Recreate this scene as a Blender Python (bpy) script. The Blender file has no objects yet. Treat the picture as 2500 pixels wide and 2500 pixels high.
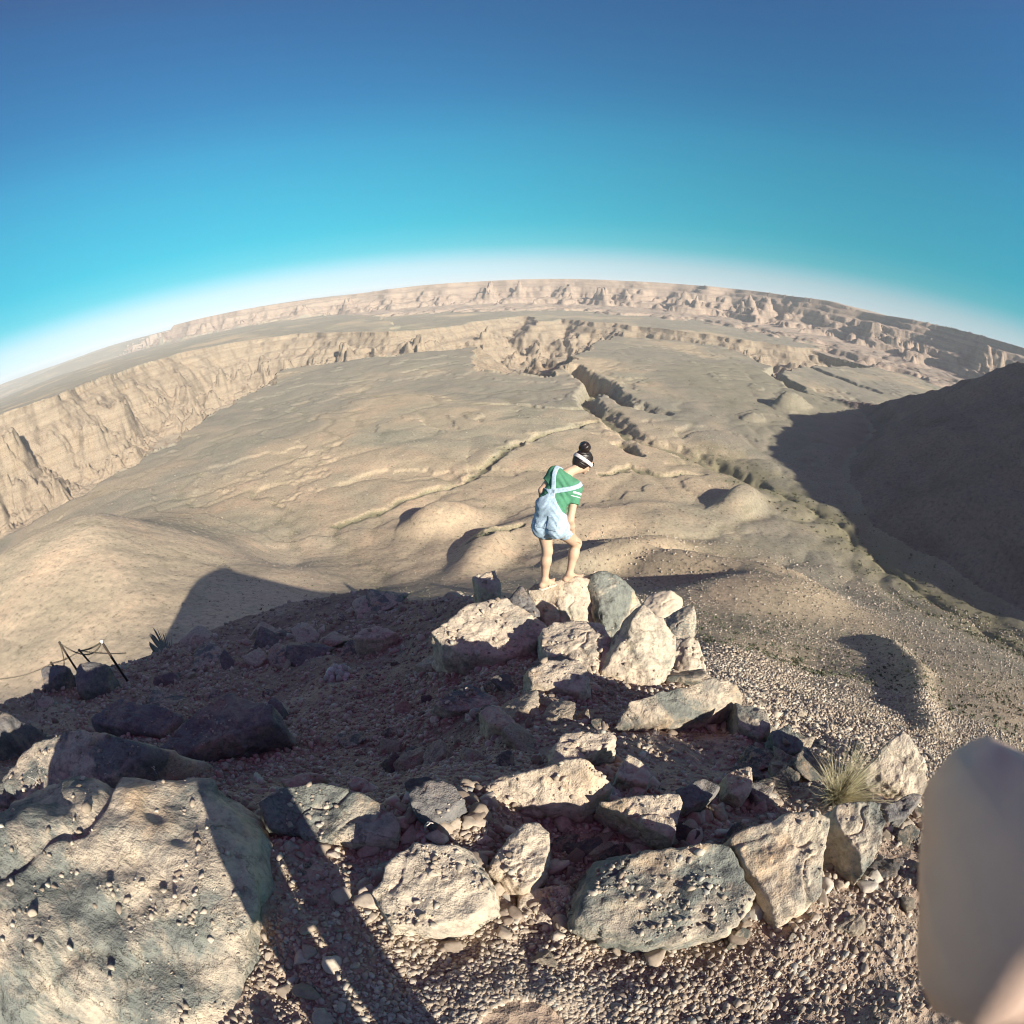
import bpy, bmesh, math, random, sys
import numpy as np
from mathutils import Vector, Matrix

# ------------------------------------------------------------------ camera, sky, sun, exposure
sc = bpy.context.scene
COL = sc.collection
PITCH, ROLL, LENS = math.radians(27.0), math.radians(1.2), 902.6      # LENS: fisheye scale, pixels per radian on a 1932 px wide print
cam = bpy.data.cameras.new('camera')
cam.type = 'PANO'
cam.sensor_width = 36.0
cam.clip_start, cam.clip_end = 0.005, 90000.0
ct = cam if hasattr(cam, 'panorama_type') else cam.cycles
ct.panorama_type = 'FISHEYE_LENS_POLYNOMIAL'
ct.fisheye_fov = math.radians(190)
ct.fisheye_polynomial_k0 = 0.0
ct.fisheye_polynomial_k1 = -(966.0 / LENS) / 18.0
ct.fisheye_polynomial_k2 = ct.fisheye_polynomial_k3 = ct.fisheye_polynomial_k4 = 0.0
cam_o = bpy.data.objects.new('camera', cam)
COL.objects.link(cam_o)
_f = Vector((0, math.cos(PITCH), -math.sin(PITCH)))
_u0 = Vector((0, math.sin(PITCH), math.cos(PITCH)))
_r0 = Vector((1, 0, 0))
_r = _r0 * math.cos(ROLL) - _u0 * math.sin(ROLL)
_u = _u0 * math.cos(ROLL) + _r0 * math.sin(ROLL)
cam_o.matrix_world = Matrix(((_r.x, _u.x, -_f.x, 0), (_r.y, _u.y, -_f.y, 0), (_r.z, _u.z, -_f.z, 0), (0, 0, 0, 1)))
cam.dof.use_dof = True
cam.dof.focus_distance = 4.0
cam.dof.aperture_fstop = 60.0
sc.camera = cam_o

SUN_EL, SUN_AZ = math.radians(27.0), math.radians(140.0)            # azimuth clockwise from +Y (the view direction)
SUN_DIR = Vector((math.sin(SUN_AZ) * math.cos(SUN_EL), math.cos(SUN_AZ) * math.cos(SUN_EL), math.sin(SUN_EL)))
world = bpy.data.worlds.new('World')
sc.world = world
world.use_nodes = True
wn, wl = world.node_tree.nodes, world.node_tree.links
wn.clear()
w_out = wn.new('ShaderNodeOutputWorld')
w_bg = wn.new('ShaderNodeBackground')
w_sky = wn.new('ShaderNodeTexSky')
w_sky.sky_type = 'NISHITA'
w_sky.sun_disc = False
w_sky.sun_elevation = SUN_EL
w_sky.sun_rotation = SUN_AZ
w_sky.altitude = 800
w_sky.air_density, w_sky.dust_density, w_sky.ozone_density = 1.0, 1.0, 1.0
w_bg.inputs['Strength'].default_value = 0.051
# sky tint by height; the unseen overhead magenta is added to warm the shadows
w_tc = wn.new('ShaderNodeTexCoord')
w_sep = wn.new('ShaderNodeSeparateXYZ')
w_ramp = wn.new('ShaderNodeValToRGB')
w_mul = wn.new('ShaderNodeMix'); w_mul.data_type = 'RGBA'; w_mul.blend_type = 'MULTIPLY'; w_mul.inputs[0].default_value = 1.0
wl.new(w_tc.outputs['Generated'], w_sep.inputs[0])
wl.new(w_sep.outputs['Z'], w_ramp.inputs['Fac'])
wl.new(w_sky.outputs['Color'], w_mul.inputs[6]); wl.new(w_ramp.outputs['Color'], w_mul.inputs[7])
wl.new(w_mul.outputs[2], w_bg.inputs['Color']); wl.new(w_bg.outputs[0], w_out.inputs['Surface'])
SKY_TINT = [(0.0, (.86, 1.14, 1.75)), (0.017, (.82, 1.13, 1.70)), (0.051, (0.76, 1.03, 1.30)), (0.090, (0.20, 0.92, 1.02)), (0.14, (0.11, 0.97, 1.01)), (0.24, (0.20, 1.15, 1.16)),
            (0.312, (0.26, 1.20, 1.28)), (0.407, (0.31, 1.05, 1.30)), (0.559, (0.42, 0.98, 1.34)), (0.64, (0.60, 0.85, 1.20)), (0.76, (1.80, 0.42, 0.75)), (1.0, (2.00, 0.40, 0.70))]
def set_ramp(ramp, stops):
    el = ramp.color_ramp.elements
    while len(el) > 1: el.remove(el[-1])
    el[0].position = stops[0][0]; el[0].color = (*stops[0][1], 1)
    for p, c in stops[1:]:
        e = el.new(p); e.color = (*c, 1)
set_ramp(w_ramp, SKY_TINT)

sun = bpy.data.lights.new('sun', 'SUN')
sun.energy, sun.angle, sun.color = 5.0, math.radians(0.53), (1.0, 0.93, 0.80)
sun_o = bpy.data.objects.new('sun', sun)
COL.objects.link(sun_o)
sun_o.rotation_euler = (-SUN_DIR).to_track_quat('-Z', 'Y').to_euler()
vs = sc.view_settings
vs.view_transform, vs.look, vs.exposure, vs.gamma = 'Standard', 'None', 0.98, 1.0
sc.cycles.max_bounces = 5
sc.cycles.filter_width = 1.1

# ------------------------------------------------------------------ helpers
rng = np.random.default_rng(7)
random.seed(7)
R_, U_, F_ = np.array(_r), np.array(_u), np.array(_f)

def ray(px, py):                      # direction of a point of the print (1932 px square), used to lay the land out
    dx, dy = px - 966.0, 966.0 - py
    rr = math.hypot(dx, dy) + 1e-9
    th = rr / LENS
    return math.sin(th) * (dx / rr * R_ + dy / rr * U_) + math.cos(th) * F_
def onz(px, py, z):
    d = ray(px, py)
    return d * (z / d[2])

def _hash(ix, iy, seed):
    h = (ix.astype(np.uint32) * np.uint32(374761393) + iy.astype(np.uint32) * np.uint32(668265263) + np.uint32(seed * 974711 + 1))
    h = (h ^ (h >> np.uint32(13))) * np.uint32(1274126177)
    return h ^ (h >> np.uint32(16))
def perlin(x, y, seed=0):
    x0 = np.floor(x); y0 = np.floor(y)
    fx = (x - x0).astype(np.float32); fy = (y - y0).astype(np.float32)
    ix = x0.astype(np.int64); iy = y0.astype(np.int64)
    u = fx * fx * fx * (fx * (fx * 6 - 15) + 10); v = fy * fy * fy * (fy * (fy * 6 - 15) + 10)
    def g(dx, dy):
        a = _hash(ix + dx, iy + dy, seed).astype(np.float32) * np.float32(2 * math.pi / 4294967296.0)
        return np.cos(a) * (fx - dx) + np.sin(a) * (fy - dy)
    n0 = g(0, 0); n1 = g(1, 0); a = n0 + u * (n1 - n0)
    n0 = g(0, 1); n1 = g(1, 1); b = n0 + u * (n1 - n0)
    return (a + v * (b - a)) * 1.5
def fbm(x, y, oct=4, seed=0, gain=0.5, lac=2.03):
    s = 0; a = 1.0; f = 1.0
    for k in range(oct):
        s = s + a * perlin(x * f + 17.3 * k, y * f - 9.1 * k, seed + k); a *= gain; f *= lac
    return s
def ridged(x, y, oct=4, seed=0, gain=0.5):
    s = 0; a = 1.0; f = 1.0
    for k in range(oct):
        s = s + a * (1 - np.abs(perlin(x * f + 5.3 * k, y * f + 3.7 * k, seed + k)) * 2); a *= gain; f *= 2.05
    return s
def smooth(a, b, x):
    t = np.clip((x - a) / (b - a), 0, 1)
    return t * t * (3 - 2 * t)
def polydist(x, y, pts, vals=None, closed=False):
    """distance of every (x, y) to a polyline, the value carried along it at the nearest point, the run along it and the side"""
    best = np.full(x.shape, 1e12, np.float64); val = np.zeros_like(best); run = np.zeros_like(best); side = np.zeros_like(best)
    acc = 0.0
    n = len(pts)
    for i in range(n if closed else n - 1):
        a = pts[i]; b = pts[(i + 1) % n]
        ex, ey = b[0] - a[0], b[1] - a[1]
        L2 = ex * ex + ey * ey + 1e-9; L = math.sqrt(L2)
        t = np.clip(((x - a[0]) * ex + (y - a[1]) * ey) / L2, 0, 1)
        d = (x - a[0] - t * ex) ** 2 + (y - a[1] - t * ey) ** 2
        m = d < best
        best = np.where(m, d, best)
        if vals is not None:
            val = np.where(m, vals[i] + t * (vals[(i + 1) % n] - vals[i]), val)
        run = np.where(m, acc + t * L, run)
        side = np.where(m, ex * (y - a[1]) - ey * (x - a[0]), side)      # > 0: left of the line
        acc += L
    return np.sqrt(best), val, run, side
def inside(x, y, pts):
    r = np.zeros(x.shape, bool)
    n = len(pts)
    for i in range(n):
        x1, y1 = pts[i][:2]; x2, y2 = pts[(i + 1) % n][:2]
        if y1 == y2: continue
        c = ((y1 > y) != (y2 > y)) & (x < (x2 - x1) * (y - y1) / (y2 - y1) + x1)
        r ^= c
    return r

# ------------------------------------------------------------------ the land: one height function
# viewer's hill: heights by azimuth (deg) and range (m)
RR = [0.05, 1, 2, 3.5, 5, 7, 10, 14, 20, 50, 100, 150, 200, 300, 400, 500, 700, 1100]
TAB = {
 -180: [-1.42, -1.18, -1.15, -1.2, -1.4, -1.7, -2.2, -3.5, -8, -15, -35, -55, -80, -120, -160, -190, -220, -240],
 -120: [-1.42, -1.35, -1.42, -1.55, -1.65, -1.8, -2.2, -3.0, -6.6, -42, -74, -75, -100, -140, -170, -200, -230, -250],
 -90: [-1.45, -1.45, -1.75, -2.2, -2.7, -3.3, -4.3, -6.4, -11, -46, -68, -72, -84, -98, -112, -160, -235, -250],
 -75: [-1.45, -1.5, -2.1, -2.8, -3.5, -4.3, -5.4, -7.4, -13, -43, -70, -90, -100, -105, -111, -160, -240, -250],
 -65: [-1.45, -1.52, -2.25, -3.1, -3.85, -4.8, -6.1, -7.9, -12.5, -40, -74, -98, -106, -106.5, -107, -140, -232, -250],
 -53: [-1.45, -1.56, -2.5, -3.4, -4.25, -5.4, -6.9, -8.7, -14, -44, -80, -104, -112, -113, -114, -138, -230, -250],
 -40: [-1.45, -1.59, -2.75, -3.75, -4.6, -5.65, -7.3, -9.1, -15, -45, -80, -108, -130, -152, -172, -220, -247, -250],
 -32: [-1.45, -1.61, -2.75, -3.75, -4.65, -5.7, -7.35, -9.2, -16, -47, -84, -116, -142, -166, -226, -240, -247, -250],
 -21: [-1.45, -1.64, -2.75, -3.8, -4.7, -5.8, -7.4, -9.5, -18, -50, -85, -115, -146, -205, -232, -240, -247, -250],
 -10: [-1.45, -1.68, -2.65, -3.5, -4.2, -5.1, -7.4, -12, -20, -52, -88, -120, -152, -206, -231, -240, -247, -250],
 -3: [-1.45, -1.72, -2.55, -3.35, -3.85, -5.2, -9.2, -13.5, -21, -53, -88, -120, -152, -206, -230, -240, -247, -250],
 5: [-1.45, -1.8, -2.5, -3.2, -3.75, -6.2, -10, -14, -21, -53, -88, -120, -150, -205, -229, -239, -246, -250],
 16: [-1.45, -1.78, -2.45, -3.2, -3.9, -6.6, -10, -14, -21, -52, -86, -118, -148, -203, -228, -237, -245, -250],
 31: [-1.45, -1.75, -2.45, -3.4, -4.75, -6.9, -9.6, -13, -18, -44, -80, -115, -146, -196, -222, -232, -240, -250],
 47: [-1.45, -1.7, -2.3, -3.5, -5.1, -6.9, -9.3, -12.7, -17.8, -43, -79, -109, -136, -181, -214, -224, -236, -248],
 64: [-1.45, -1.6, -2.0, -3.1, -4.6, -6.3, -8.8, -11.8, -16.5, -38, -68, -94, -117, -157, -186, -200, -220, -240],
 78: [-1.45, -1.55, -1.9, -2.9, -4.2, -5.8, -8, -10.5, -14.5, -33, -58, -80, -100, -138, -165, -185, -205, -220],
 95: [-1.45, -1.5, -1.7, -2.4, -3.4, -4.8, -6.5, -8.5, -12, -27, -48, -66, -84, -115, -140, -160, -180, -190],
 130: [-1.42, -1.2, -1.2, -1.5, -2.0, -2.8, -4, -6, -9, -20, -38, -55, -72, -100, -120, -140, -160, -180],
 180: [-1.42, -1.18, -1.15, -1.2, -1.4, -1.7, -2.2, -3, -5, -15, -35, -55, -80, -120, -160, -190, -220, -240],
}
_azk = sorted(TAB)
_tab = np.array([TAB[a] for a in _azk], float)
_lr = np.log(np.array(RR))
def _dense_table():
    """refine the table with monotone smooth steps so that slopes have no creases"""
    azd = np.arange(-180, 180.01, 1.0)
    lrd = np.linspace(_lr[0], _lr[-1], 360)
    A = np.array([np.interp(azd, _azk, _tab[:, j]) for j in range(len(RR))]).T          # azd x RR
    T = np.array([np.interp(np.exp(lrd), RR, A[i]) for i in range(len(azd))])
    k = np.array([1, 4, 6, 4, 1.0]) / 16
    for _ in range(5):
        T = sum(k[j] * np.roll(T, j - 2, 0) for j in range(5)) if _ < 3 else T
        Tp = np.pad(T, ((0, 0), (2, 2)), 'edge')
        T = sum(k[j] * Tp[:, j:j + T.shape[1]] for j in range(5))
    return azd, lrd, T
_AZD, _LRD, _TD = _dense_table()
def viewer_hill(x, y):
    r = np.hypot(x, y); az = np.degrees(np.arctan2(x, y))
    fa = np.clip(az + 180, 0, 359.999); ia = fa.astype(int); ta = fa - ia
    fl = np.clip((np.log(np.maximum(r, 1e-3)) - _LRD[0]) / (_LRD[1] - _LRD[0]), 0, len(_LRD) - 1.001); il = fl.astype(int); tl = fl - il
    return ((1 - ta) * (1 - tl) * _TD[ia, il] + ta * (1 - tl) * _TD[ia + 1, il] + (1 - ta) * tl * _TD[ia, il + 1] + ta * tl * _TD[ia + 1, il + 1])

BENCH = -250.0
def wpts(px, z=BENCH):                                  # points of the print laid on a level (one level or one each)
    return [tuple(onz(p[0], p[1], p[2] if len(p) > 2 else z)[:2]) for p in px]
NEAR_RIM = [(-260, 1180, -250), (-120, 1090, -250), (0, 1030, -250), (60, 990, -250), (170, 935, -250), (250, 880, -250), (330, 830, -250), (400, 780, -250), (470, 745, -250), (522, 724, -250),
            (530, 702, -250), (570, 692, -250), (750, 672, -250), (845, 661, -250), (888, 654, -250), (874, 678, -250), (905, 696, -250), (950, 705, -250), (1010, 708, -250), (1055, 706, -250),
            (1075, 690, -250), (1100, 665, -250), (1130, 645, -250), (1160, 636, -250), (1250, 643, -250), (1350, 655, -250), (1400, 668, -250), (1440, 690, -250), (1470, 700, -250), (1520, 692, -250), (1650, 694, -250), (1760, 722, -250)]
FAR_RIM = [(1760, 690, -250), (1640, 668, -250), (1600, 663, -250), (1500, 655, -250), (1400, 641, -250), (1300, 627, -250), (1200, 615, -250), (1120, 608, -250), (1060, 602, -250), (1015, 606, -250), (1003, 597, -250), (975, 597, -250),
           (940, 602, -245), (900, 607, -240), (840, 618, -235), (740, 628, -225), (640, 627, -205), (540, 632, -190), (440, 645, -170), (330, 668, -150), (200, 710, -135), (100, 748, -125), (0, 786, -118), (-90, 826, -112), (-200, 880, -108), (-300, 935, -105)]
_gorge_px = NEAR_RIM + FAR_RIM
GORGE = wpts(_gorge_px)
GORGE_Z = [p[2] for p in _gorge_px]
MESA_TOP = [(330, 613, 50), (395, 597), (500, 577), (640, 560), (780, 540), (900, 531), (1060, 526), (1180, 530), (1300, 537), (1426, 549), (1500, 560), (1560, 567), (1626, 587), (1700, 598), (1800, 620), (1932, 657)]
MESA_R = [9000, 8000, 7200, 6900, 6600, 6300, 6100, 5950, 5750, 5500, 5300, 5100, 4900, 4700, 4500, 4200]
MESA, MESA_Z = [], []
for p, rr_ in zip(MESA_TOP, MESA_R):
    d = ray(p[0], p[1]); h = math.hypot(d[0], d[1])
    MESA.append((d[0] / h * rr_, d[1] / h * rr_)); MESA_Z.append(d[2] / h * rr_)
MESA.append((5200, 1200)); MESA_Z.append(200.0)
MESA.insert(0, (MESA[0][0] - 1500, MESA[0][1] + 2500)); MESA_Z.insert(0, MESA_Z[0] + 5)
HILL = [(775, -400), (765, -100), (770, 60), (812, 250), (915, 470), (950, 560), (975, 690), (985, 830), (980, 1010), (965, 1210)]
HILL_Z = [75, 60, 48, 36, 14, 6, -62, -132, -214, -260]
# gullies: pixel points, depth, half width at the bottom, half width at the lip
GULLIES = [
 ([(1080, 690), (1105, 705), (1118, 725), (1112, 745), (1122, 765), (1140, 785), (1165, 808), (1200, 830), (1290, 850), (1380, 885), (1440, 920)], [70, 55, 38, 26, 20, 18, 15, 14, 12, 12, 12], 8, 34),
 ([(1105, 700), (1150, 735), (1180, 760), (1235, 778)], [40, 26, 22, 12], 5, 30),
 ([(1110, 795), (1040, 822), (985, 838), (950, 852), (905, 885), (865, 915), (800, 945), (720, 985), (640, 1015)], [8, 8, 6, 5, 5, 4, 4, 3, 2], 2, 10),
 ([(1120, 768), (1060, 770), (980, 765), (900, 762)], [9, 7, 5, 3], 3, 14),
 ([(1460, 690), (1462, 705), (1490, 725), (1510, 738)], [60, 45, 30, 10], 6, 34),
 ([(1500, 686), (1530, 695), (1580, 712), (1650, 738)], [50, 40, 34, 12], 6, 40),
 ([(1200, 860), (1165, 840)], [16, 10], 4, 14),
 ([(1330, 905), (1250, 905), (1180, 890), (1120, 905)], [5, 5, 4, 3], 2, 12),
 ([(1010, 1030), (960, 1050), (900, 1075)], [5, 5, 3], 2, 8),
]
# the stream bed at the foot of the right-hand hill, in metres
STREAM = [(345, 60), (350, 160), (358, 235), (372, 320), (378, 400), (375, 480), (345, 560), (330, 640)]
# mounds: x, y, height, radius along / across the sun, the steep side away from the sun
def mound(px, z, h, ra, rb, rot): return (*onz(px[0], px[1], z)[:2], h, ra, rb, math.radians(rot))
MOUNDS = [mound((832, 985), -235, 19, 30, 40, 15), mound((925, 1040), -228, 14, 70, 20, 58), mound((1395, 935), -226, 20, 30, 46, 5), mound((1490, 765), -245, 30, 44, 62, 10),
          mound((1415, 785), -245, 8, 22, 30, 0), mound((1190, 1040), -215, 12, 26, 70, 30), mound((1330, 1078), -195, 17, 22, 66, 72), mound((1150, 1062), -205, 11, 16, 52, 35),
          mound((1440, 1130), -175, 14, 55, 70, 20), mound((1060, 985), -232, 7, 40, 60, 20), mound((1240, 960), -228, 8, 50, 60, 40)]

RIB = [(math.sin(math.radians(a)) * r_, math.cos(math.radians(a)) * r_) for a, r_ in ((69, 24), (67, 45), (64, 80), (60.5, 130), (57, 180), (54, 205))]
RIB_H = [.7, 1.4, 2.5, 3.7, 4.3, 2]
DRAIN = None
DG = (-1000.0, 1150.0, 120.0, 2150.0, 4.5)
def bilin(A, x, y):
    fx = np.clip((x - DG[0]) / DG[4], 0, A.shape[1] - 1.001); fy = np.clip((y - DG[2]) / DG[4], 0, A.shape[0] - 1.001)
    i, j = fx.astype(int), fy.astype(int); u, v = fx - i, fy - j
    ok = (x > DG[0]) & (x < DG[1]) & (y > DG[2]) & (y < DG[3])
    return np.where(ok, (A[j, i] * (1 - u) + A[j, i + 1] * u) * (1 - v) + (A[j + 1, i] * (1 - u) + A[j + 1, i + 1] * u) * v, 0)
def make_drainage():
    """let water find its way down the land (priority flood) and cut branching washes where it gathers"""
    global DRAIN
    import heapq
    xs = np.arange(DG[0], DG[1], DG[4]); ys = np.arange(DG[2], DG[3], DG[4])
    X, Y = np.meshgrid(xs, ys)
    Z, K, G = land(X.ravel(), Y.ravel())
    Z = (Z + 1.3 * fbm(X.ravel() / 30, Y.ravel() / 30, 3, 301) + rng.normal(0, .12, Z.size)).reshape(X.shape)
    ny, nx = Z.shape; n = nx * ny; zf = Z.ravel().tolist()
    seen = bytearray(n); par = [-1] * n; order = []
    hp = []
    for i in range(n):
        r_, c_ = divmod(i, nx)
        if r_ in (0, ny - 1) or c_ in (0, nx - 1): heapq.heappush(hp, (zf[i], i)); seen[i] = 1
    nb = (-1, 1, -nx, nx, -nx - 1, -nx + 1, nx - 1, nx + 1)
    while hp:
        z0, i = heapq.heappop(hp); order.append(i)
        c_ = i % nx
        if c_ == 0 or c_ == nx - 1 or i < nx or i >= n - nx:
            if par[i] == -1 and False: pass
        for d in nb:
            k = i + d
            if k < 0 or k >= n or abs(k % nx - c_) > 1 or seen[k]: continue
            seen[k] = 1; par[k] = i; heapq.heappush(hp, (max(zf[k], z0), k))
    acc = [1.0] * n
    for i in reversed(order):
        if par[i] >= 0: acc[par[i]] += acc[i]
    a = np.array(acc).reshape(Z.shape)
    c = np.clip(np.log2(a / 38.0), 0, None)
    dep = np.minimum(.75 * c, 4.6)
    dep[K.reshape(Z.shape) != 0] = 0
    k = np.array([.25, .5, .25])
    w = dep
    for _ in range(2):
        w = k[0] * np.roll(w, 1, 0) + k[1] * w + k[2] * np.roll(w, -1, 0); w = k[0] * np.roll(w, 1, 1) + k[1] * w + k[2] * np.roll(w, -1, 1)
    DRAIN = 1.1 * w
def land(x, y, full=False):
    """height of the land and a mask per kind of ground"""
    x = np.asarray(x, np.float64); y = np.asarray(y, np.float64)
    r = np.hypot(x, y)
    z = viewer_hill(x, y)
    kind = np.zeros(x.shape, np.int8)                       # 0 plain, 1 gorge, 2 mesa, 3 hill
    veg = np.zeros(x.shape); pav = np.zeros(x.shape)
    far = r > 25
    if far.any():
        X, Y, Z, Rr = x[far], y[far], z[far].copy(), r[far]
        K = np.zeros(X.shape, np.int8)
        wx = fbm(X / 260, Y / 260, 3, 11); wy = fbm(X / 260, Y / 260, 3, 31)
        onb = smooth(350, 800, Rr)
        Z += onb * (7.0 * fbm(X / 480, Y / 480, 3, 3) + 0.8 * fbm(X / 110, Y / 110, 2, 5)) + smooth(25, 90, Rr) * (0.9 * fbm(X / 45, Y / 45, 2, 9) + .22 * fbm(X / 9, Y / 9, 2, 19))
        VG = np.zeros(X.shape)
        PV = np.clip(smooth(480, 1000, Rr + 160 * fbm(X / 240, Y / 240, 3, 25)) * (.62 + .75 * fbm(X / 520, Y / 520, 4, 27)) - .10 * fbm(X / 90, Y / 90, 3, 29), 0, 1)
        az = np.degrees(np.arctan2(X, Y))
        PV = PV - smooth(-18, -34, az) * smooth(60, 120, Rr) * (1 - smooth(420, 560, Rr)) * (.85 + .3 * fbm(X / 50, Y / 50, 3, 37))
        bw = smooth(260, 420, Rr) * (1 - .75 * smooth(650, 1100, Rr)) * smooth(-30, -12, az) + .25 * smooth(500, 900, Rr) + .25 * smooth(60, 150, Rr) * smooth(15, 35, az)
        px_, py_ = X + 16 * wx, Y + 16 * wy
        b1 = np.abs(perlin(px_ / 150, py_ / 150, 13)); b2 = np.abs(perlin(px_ / 62, py_ / 62, 14))
        Z += bw * (7 * np.minimum(b1, .45) + 3 * np.minimum(b2, .5) - 2)
        # mounds
        for mx, my, h, ra, rb, rot in MOUNDS:
            m = (np.abs(X - mx) < 6 * max(ra, rb)) & (np.abs(Y - my) < 6 * max(ra, rb))
            dx, dy = X[m] - mx + wx[m] * 6, Y[m] - my + wy[m] * 6
            lx, ly = math.sin(-math.radians(40) + rot), math.cos(-math.radians(40) + rot)
            a = dx * lx + dy * ly; b = -dx * ly + dy * lx
            a = np.where(a > 0, a * 1.7, a)                 # steeper lee side
            Z[m] += h * np.exp(-((a / ra) ** 2 + (b / rb) ** 2) ** 1.5) * (1 + .25 * wx[m])
        # a gravel rib running down the right-hand slope
        d, hv, run, sd = polydist(X + .05 * Rr * wx, Y + .05 * Rr * wy, RIB, RIB_H)
        Z += hv * np.exp(-(d / (1.25 * hv + .2)) ** 2) * smooth(20, 34, Rr)
        # stream bed by the hill
        d, _, run, sd = polydist(X + wx * 14 + 9 * fbm(X / 40, Y / 40, 3, 15), Y + wy * 14, STREAM)
        d_str = d
        Z -= 2.4 * np.exp(-(d / 5) ** 2) + 8 * np.exp(-(d / 60) ** 2)
        VG = np.maximum(VG, np.exp(-(d / 26) ** 2) * .85); VG = np.maximum(VG, .52 * np.exp(-(d / 95) ** 2) * (1 + .5 * fbm(X / 40, Y / 40, 3, 35)))
        # right-hand hill
        hx = X + 20 * fbm(X / 190, Y / 190, 2, 41); hy = Y + 20 * fbm(X / 190, Y / 190, 2, 51)
        d, hz, run, sd = polydist(hx, hy, HILL, HILL_Z)
        ZH = hz - np.where(sd > 0, 0.66, 0.5) * np.maximum(d - 4, 0) + 4.5 * fbm(X / 75, Y / 75, 4, 61) + 1.6 * ridged(X / 26, Y / 26, 3, 62) - 1.6 + 5 * np.exp(-((d - 12) / 14) ** 2) * fbm(X / 35, Y / 35, 3, 63)
        foot_shade = smooth(640, 470, d) * np.where(sd > 0, 1, 0); PV = np.where(foot_shade > 0, np.maximum(PV, 1.1 * foot_shade), PV); VG = np.maximum(VG, .30 * smooth(640, 470, d) * np.where(sd > 0, 1, 0))  # ground colour darkened at the hill's foot to deepen the hill's shadow there
        hm = ZH > Z
        K[hm & (d < 520)] = 3
        t = 16.0
        Z = np.where(np.abs(ZH - Z) < t, np.maximum(Z, ZH) + (t - np.abs(ZH - Z)) ** 2 / (4 * t), np.maximum(Z, ZH))
        VG = np.maximum(VG, .24 * smooth(40, 90, Rr) * (1 - smooth(480, 720, Rr)) * smooth(8, 22, az) * (.75 + .5 * fbm(X / 60, Y / 60, 3, 23)))
        # gullies on the plain
        for px, dep, w0, w1 in GULLIES:
            pts = wpts(px)
            xs = [p[0] for p in pts]; ys = [p[1] for p in pts]
            m = (X > min(xs) - 120) & (X < max(xs) + 120) & (Y > min(ys) - 120) & (Y < max(ys) + 120)
            if not m.any(): continue
            d, dv, run, sd = polydist(X[m] + wx[m] * 22 + 7 * fbm(X[m] / 36, Y[m] / 36, 3, 16), Y[m] + wy[m] * 22 + 7 * fbm(X[m] / 36, Y[m] / 36, 3, 17), pts, dep)
            d = np.maximum(d + 4 * fbm(X[m] / 22, Y[m] / 22, 3, 18), 0)
            Z[m] -= dv * (1 - smooth(w0, w1, d))
            VG[m] = np.maximum(VG[m], .8 * np.exp(-(d / (w0 + 5)) ** 2))
        def terr(zz, step, sharp):
            u = zz / step; k = np.floor(u); f = u - k
            return step * (k + smooth(.5 - sharp, .5 + sharp, f))
        tz = Z + 3.2 * fbm(X / 210, Y / 210, 5, 33)
        Z += smooth(330, 620, Rr) * .32 * (1 - np.exp(-(d_str / 120) ** 2)) * (terr(tz, 8.0, .04) - tz) * np.where(K == 0, 1, 0) * (1 - .4 * smooth(2500, 4000, Rr))
        if DRAIN is not None:
            dz = bilin(DRAIN, X, Y)
            Z -= dz; VG = np.maximum(VG, np.clip(dz / 4.5, 0, .36))
        # gorge
        m = (Rr > 800) & (Rr < 9000) & (Y > -200)
        gx = X[m] + 40 * wx[m] * smooth(800, 1600, Rr[m]) + 12 * fbm(X[m] / 70, Y[m] / 70, 3, 71)
        gy = Y[m] + 40 * wy[m] * smooth(800, 1600, Rr[m]) + 12 * fbm(X[m] / 70, Y[m] / 70, 3, 81)
        d, rz, run, sd = polydist(gx, gy, GORGE, GORGE_Z, closed=True)
        ins = inside(gx, gy, GORGE)
        # the far plateau rises to its rim
        nfar = sum(1 for _ in NEAR_RIM)
        lift = np.where(ins, 0, (rz - BENCH) * (1 - smooth(2500, 9000, d) * 0.6))
        Zm = Z[m] + lift
        rd = ridged(gx / 300, gy / 300, 5, 91, .55) - 0.9          # buttresses
        dd = np.maximum(d + 190 * rd * smooth(5, 320, d) + 9 * fbm(gx / 55, gy / 55, 3, 93), 0)
        rim = rz + (Zm - lift - BENCH)
        drop = np.interp(dd, [0, 5, 10, 60, 68, 78, 190, 200, 214, 380, 620], [0, 8, 20, 48, 60, 68, 128, 138, 150, 226, 262])
        drop = drop * (1 + (rz - BENCH) / 260.0)
        Zg = np.maximum(rim - drop, -500 + 5 * fbm(gx / 60, gy / 60, 2, 95) + 26 * ridged(gx / 420, gy / 420, 4, 97))
        wz = Zg + 9 * fbm(gx / 90, gy / 90, 3, 99)
        Zg = Zg + .38 * (terr(wz, 40.0, .10) - wz)
        Z[m] = np.where(ins, Zg, Zm)
        km = K[m]; km[ins] = 1; K[m] = km
        # mesa
        m = (Rr > 2500) & (Y > 200)
        mx = X[m] + 120 * fbm(X[m] / 900, Y[m] / 900, 3, 101); my = Y[m] + 120 * fbm(X[m] / 900, Y[m] / 900, 3, 111)
        d, mz, run, sd = polydist(mx, my, MESA, MESA_Z)
        front = np.where(sd < 0, d, -d)                       # > 0 towards the viewer
        rg = ridged(mx / 420, my / 420, 5, 121) - 0.75
        ff = np.maximum(front + 330 * rg * smooth(10, 380, front), 0)
        prof = np.interp(ff, [0, 14, 40, 130, 150, 320, 600, 1000, 1500], [0, 40, 58, 110, 142, 225, 290, 325, 345])
        hgt = mz - BENCH
        Zm = np.where(front > 0, mz - prof * hgt / 340.0, mz + 6 * fbm(mx / 400, my / 400, 3, 131) * smooth(0, -400, front) - np.maximum(-front - 2500, 0) * .01)
        wz = Zm + 14 * fbm(mx / 160, my / 160, 3, 133)
        Zm = np.where(front > 0, Zm + .55 * (terr(wz, 70.0, .12) - wz), Zm)
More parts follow.
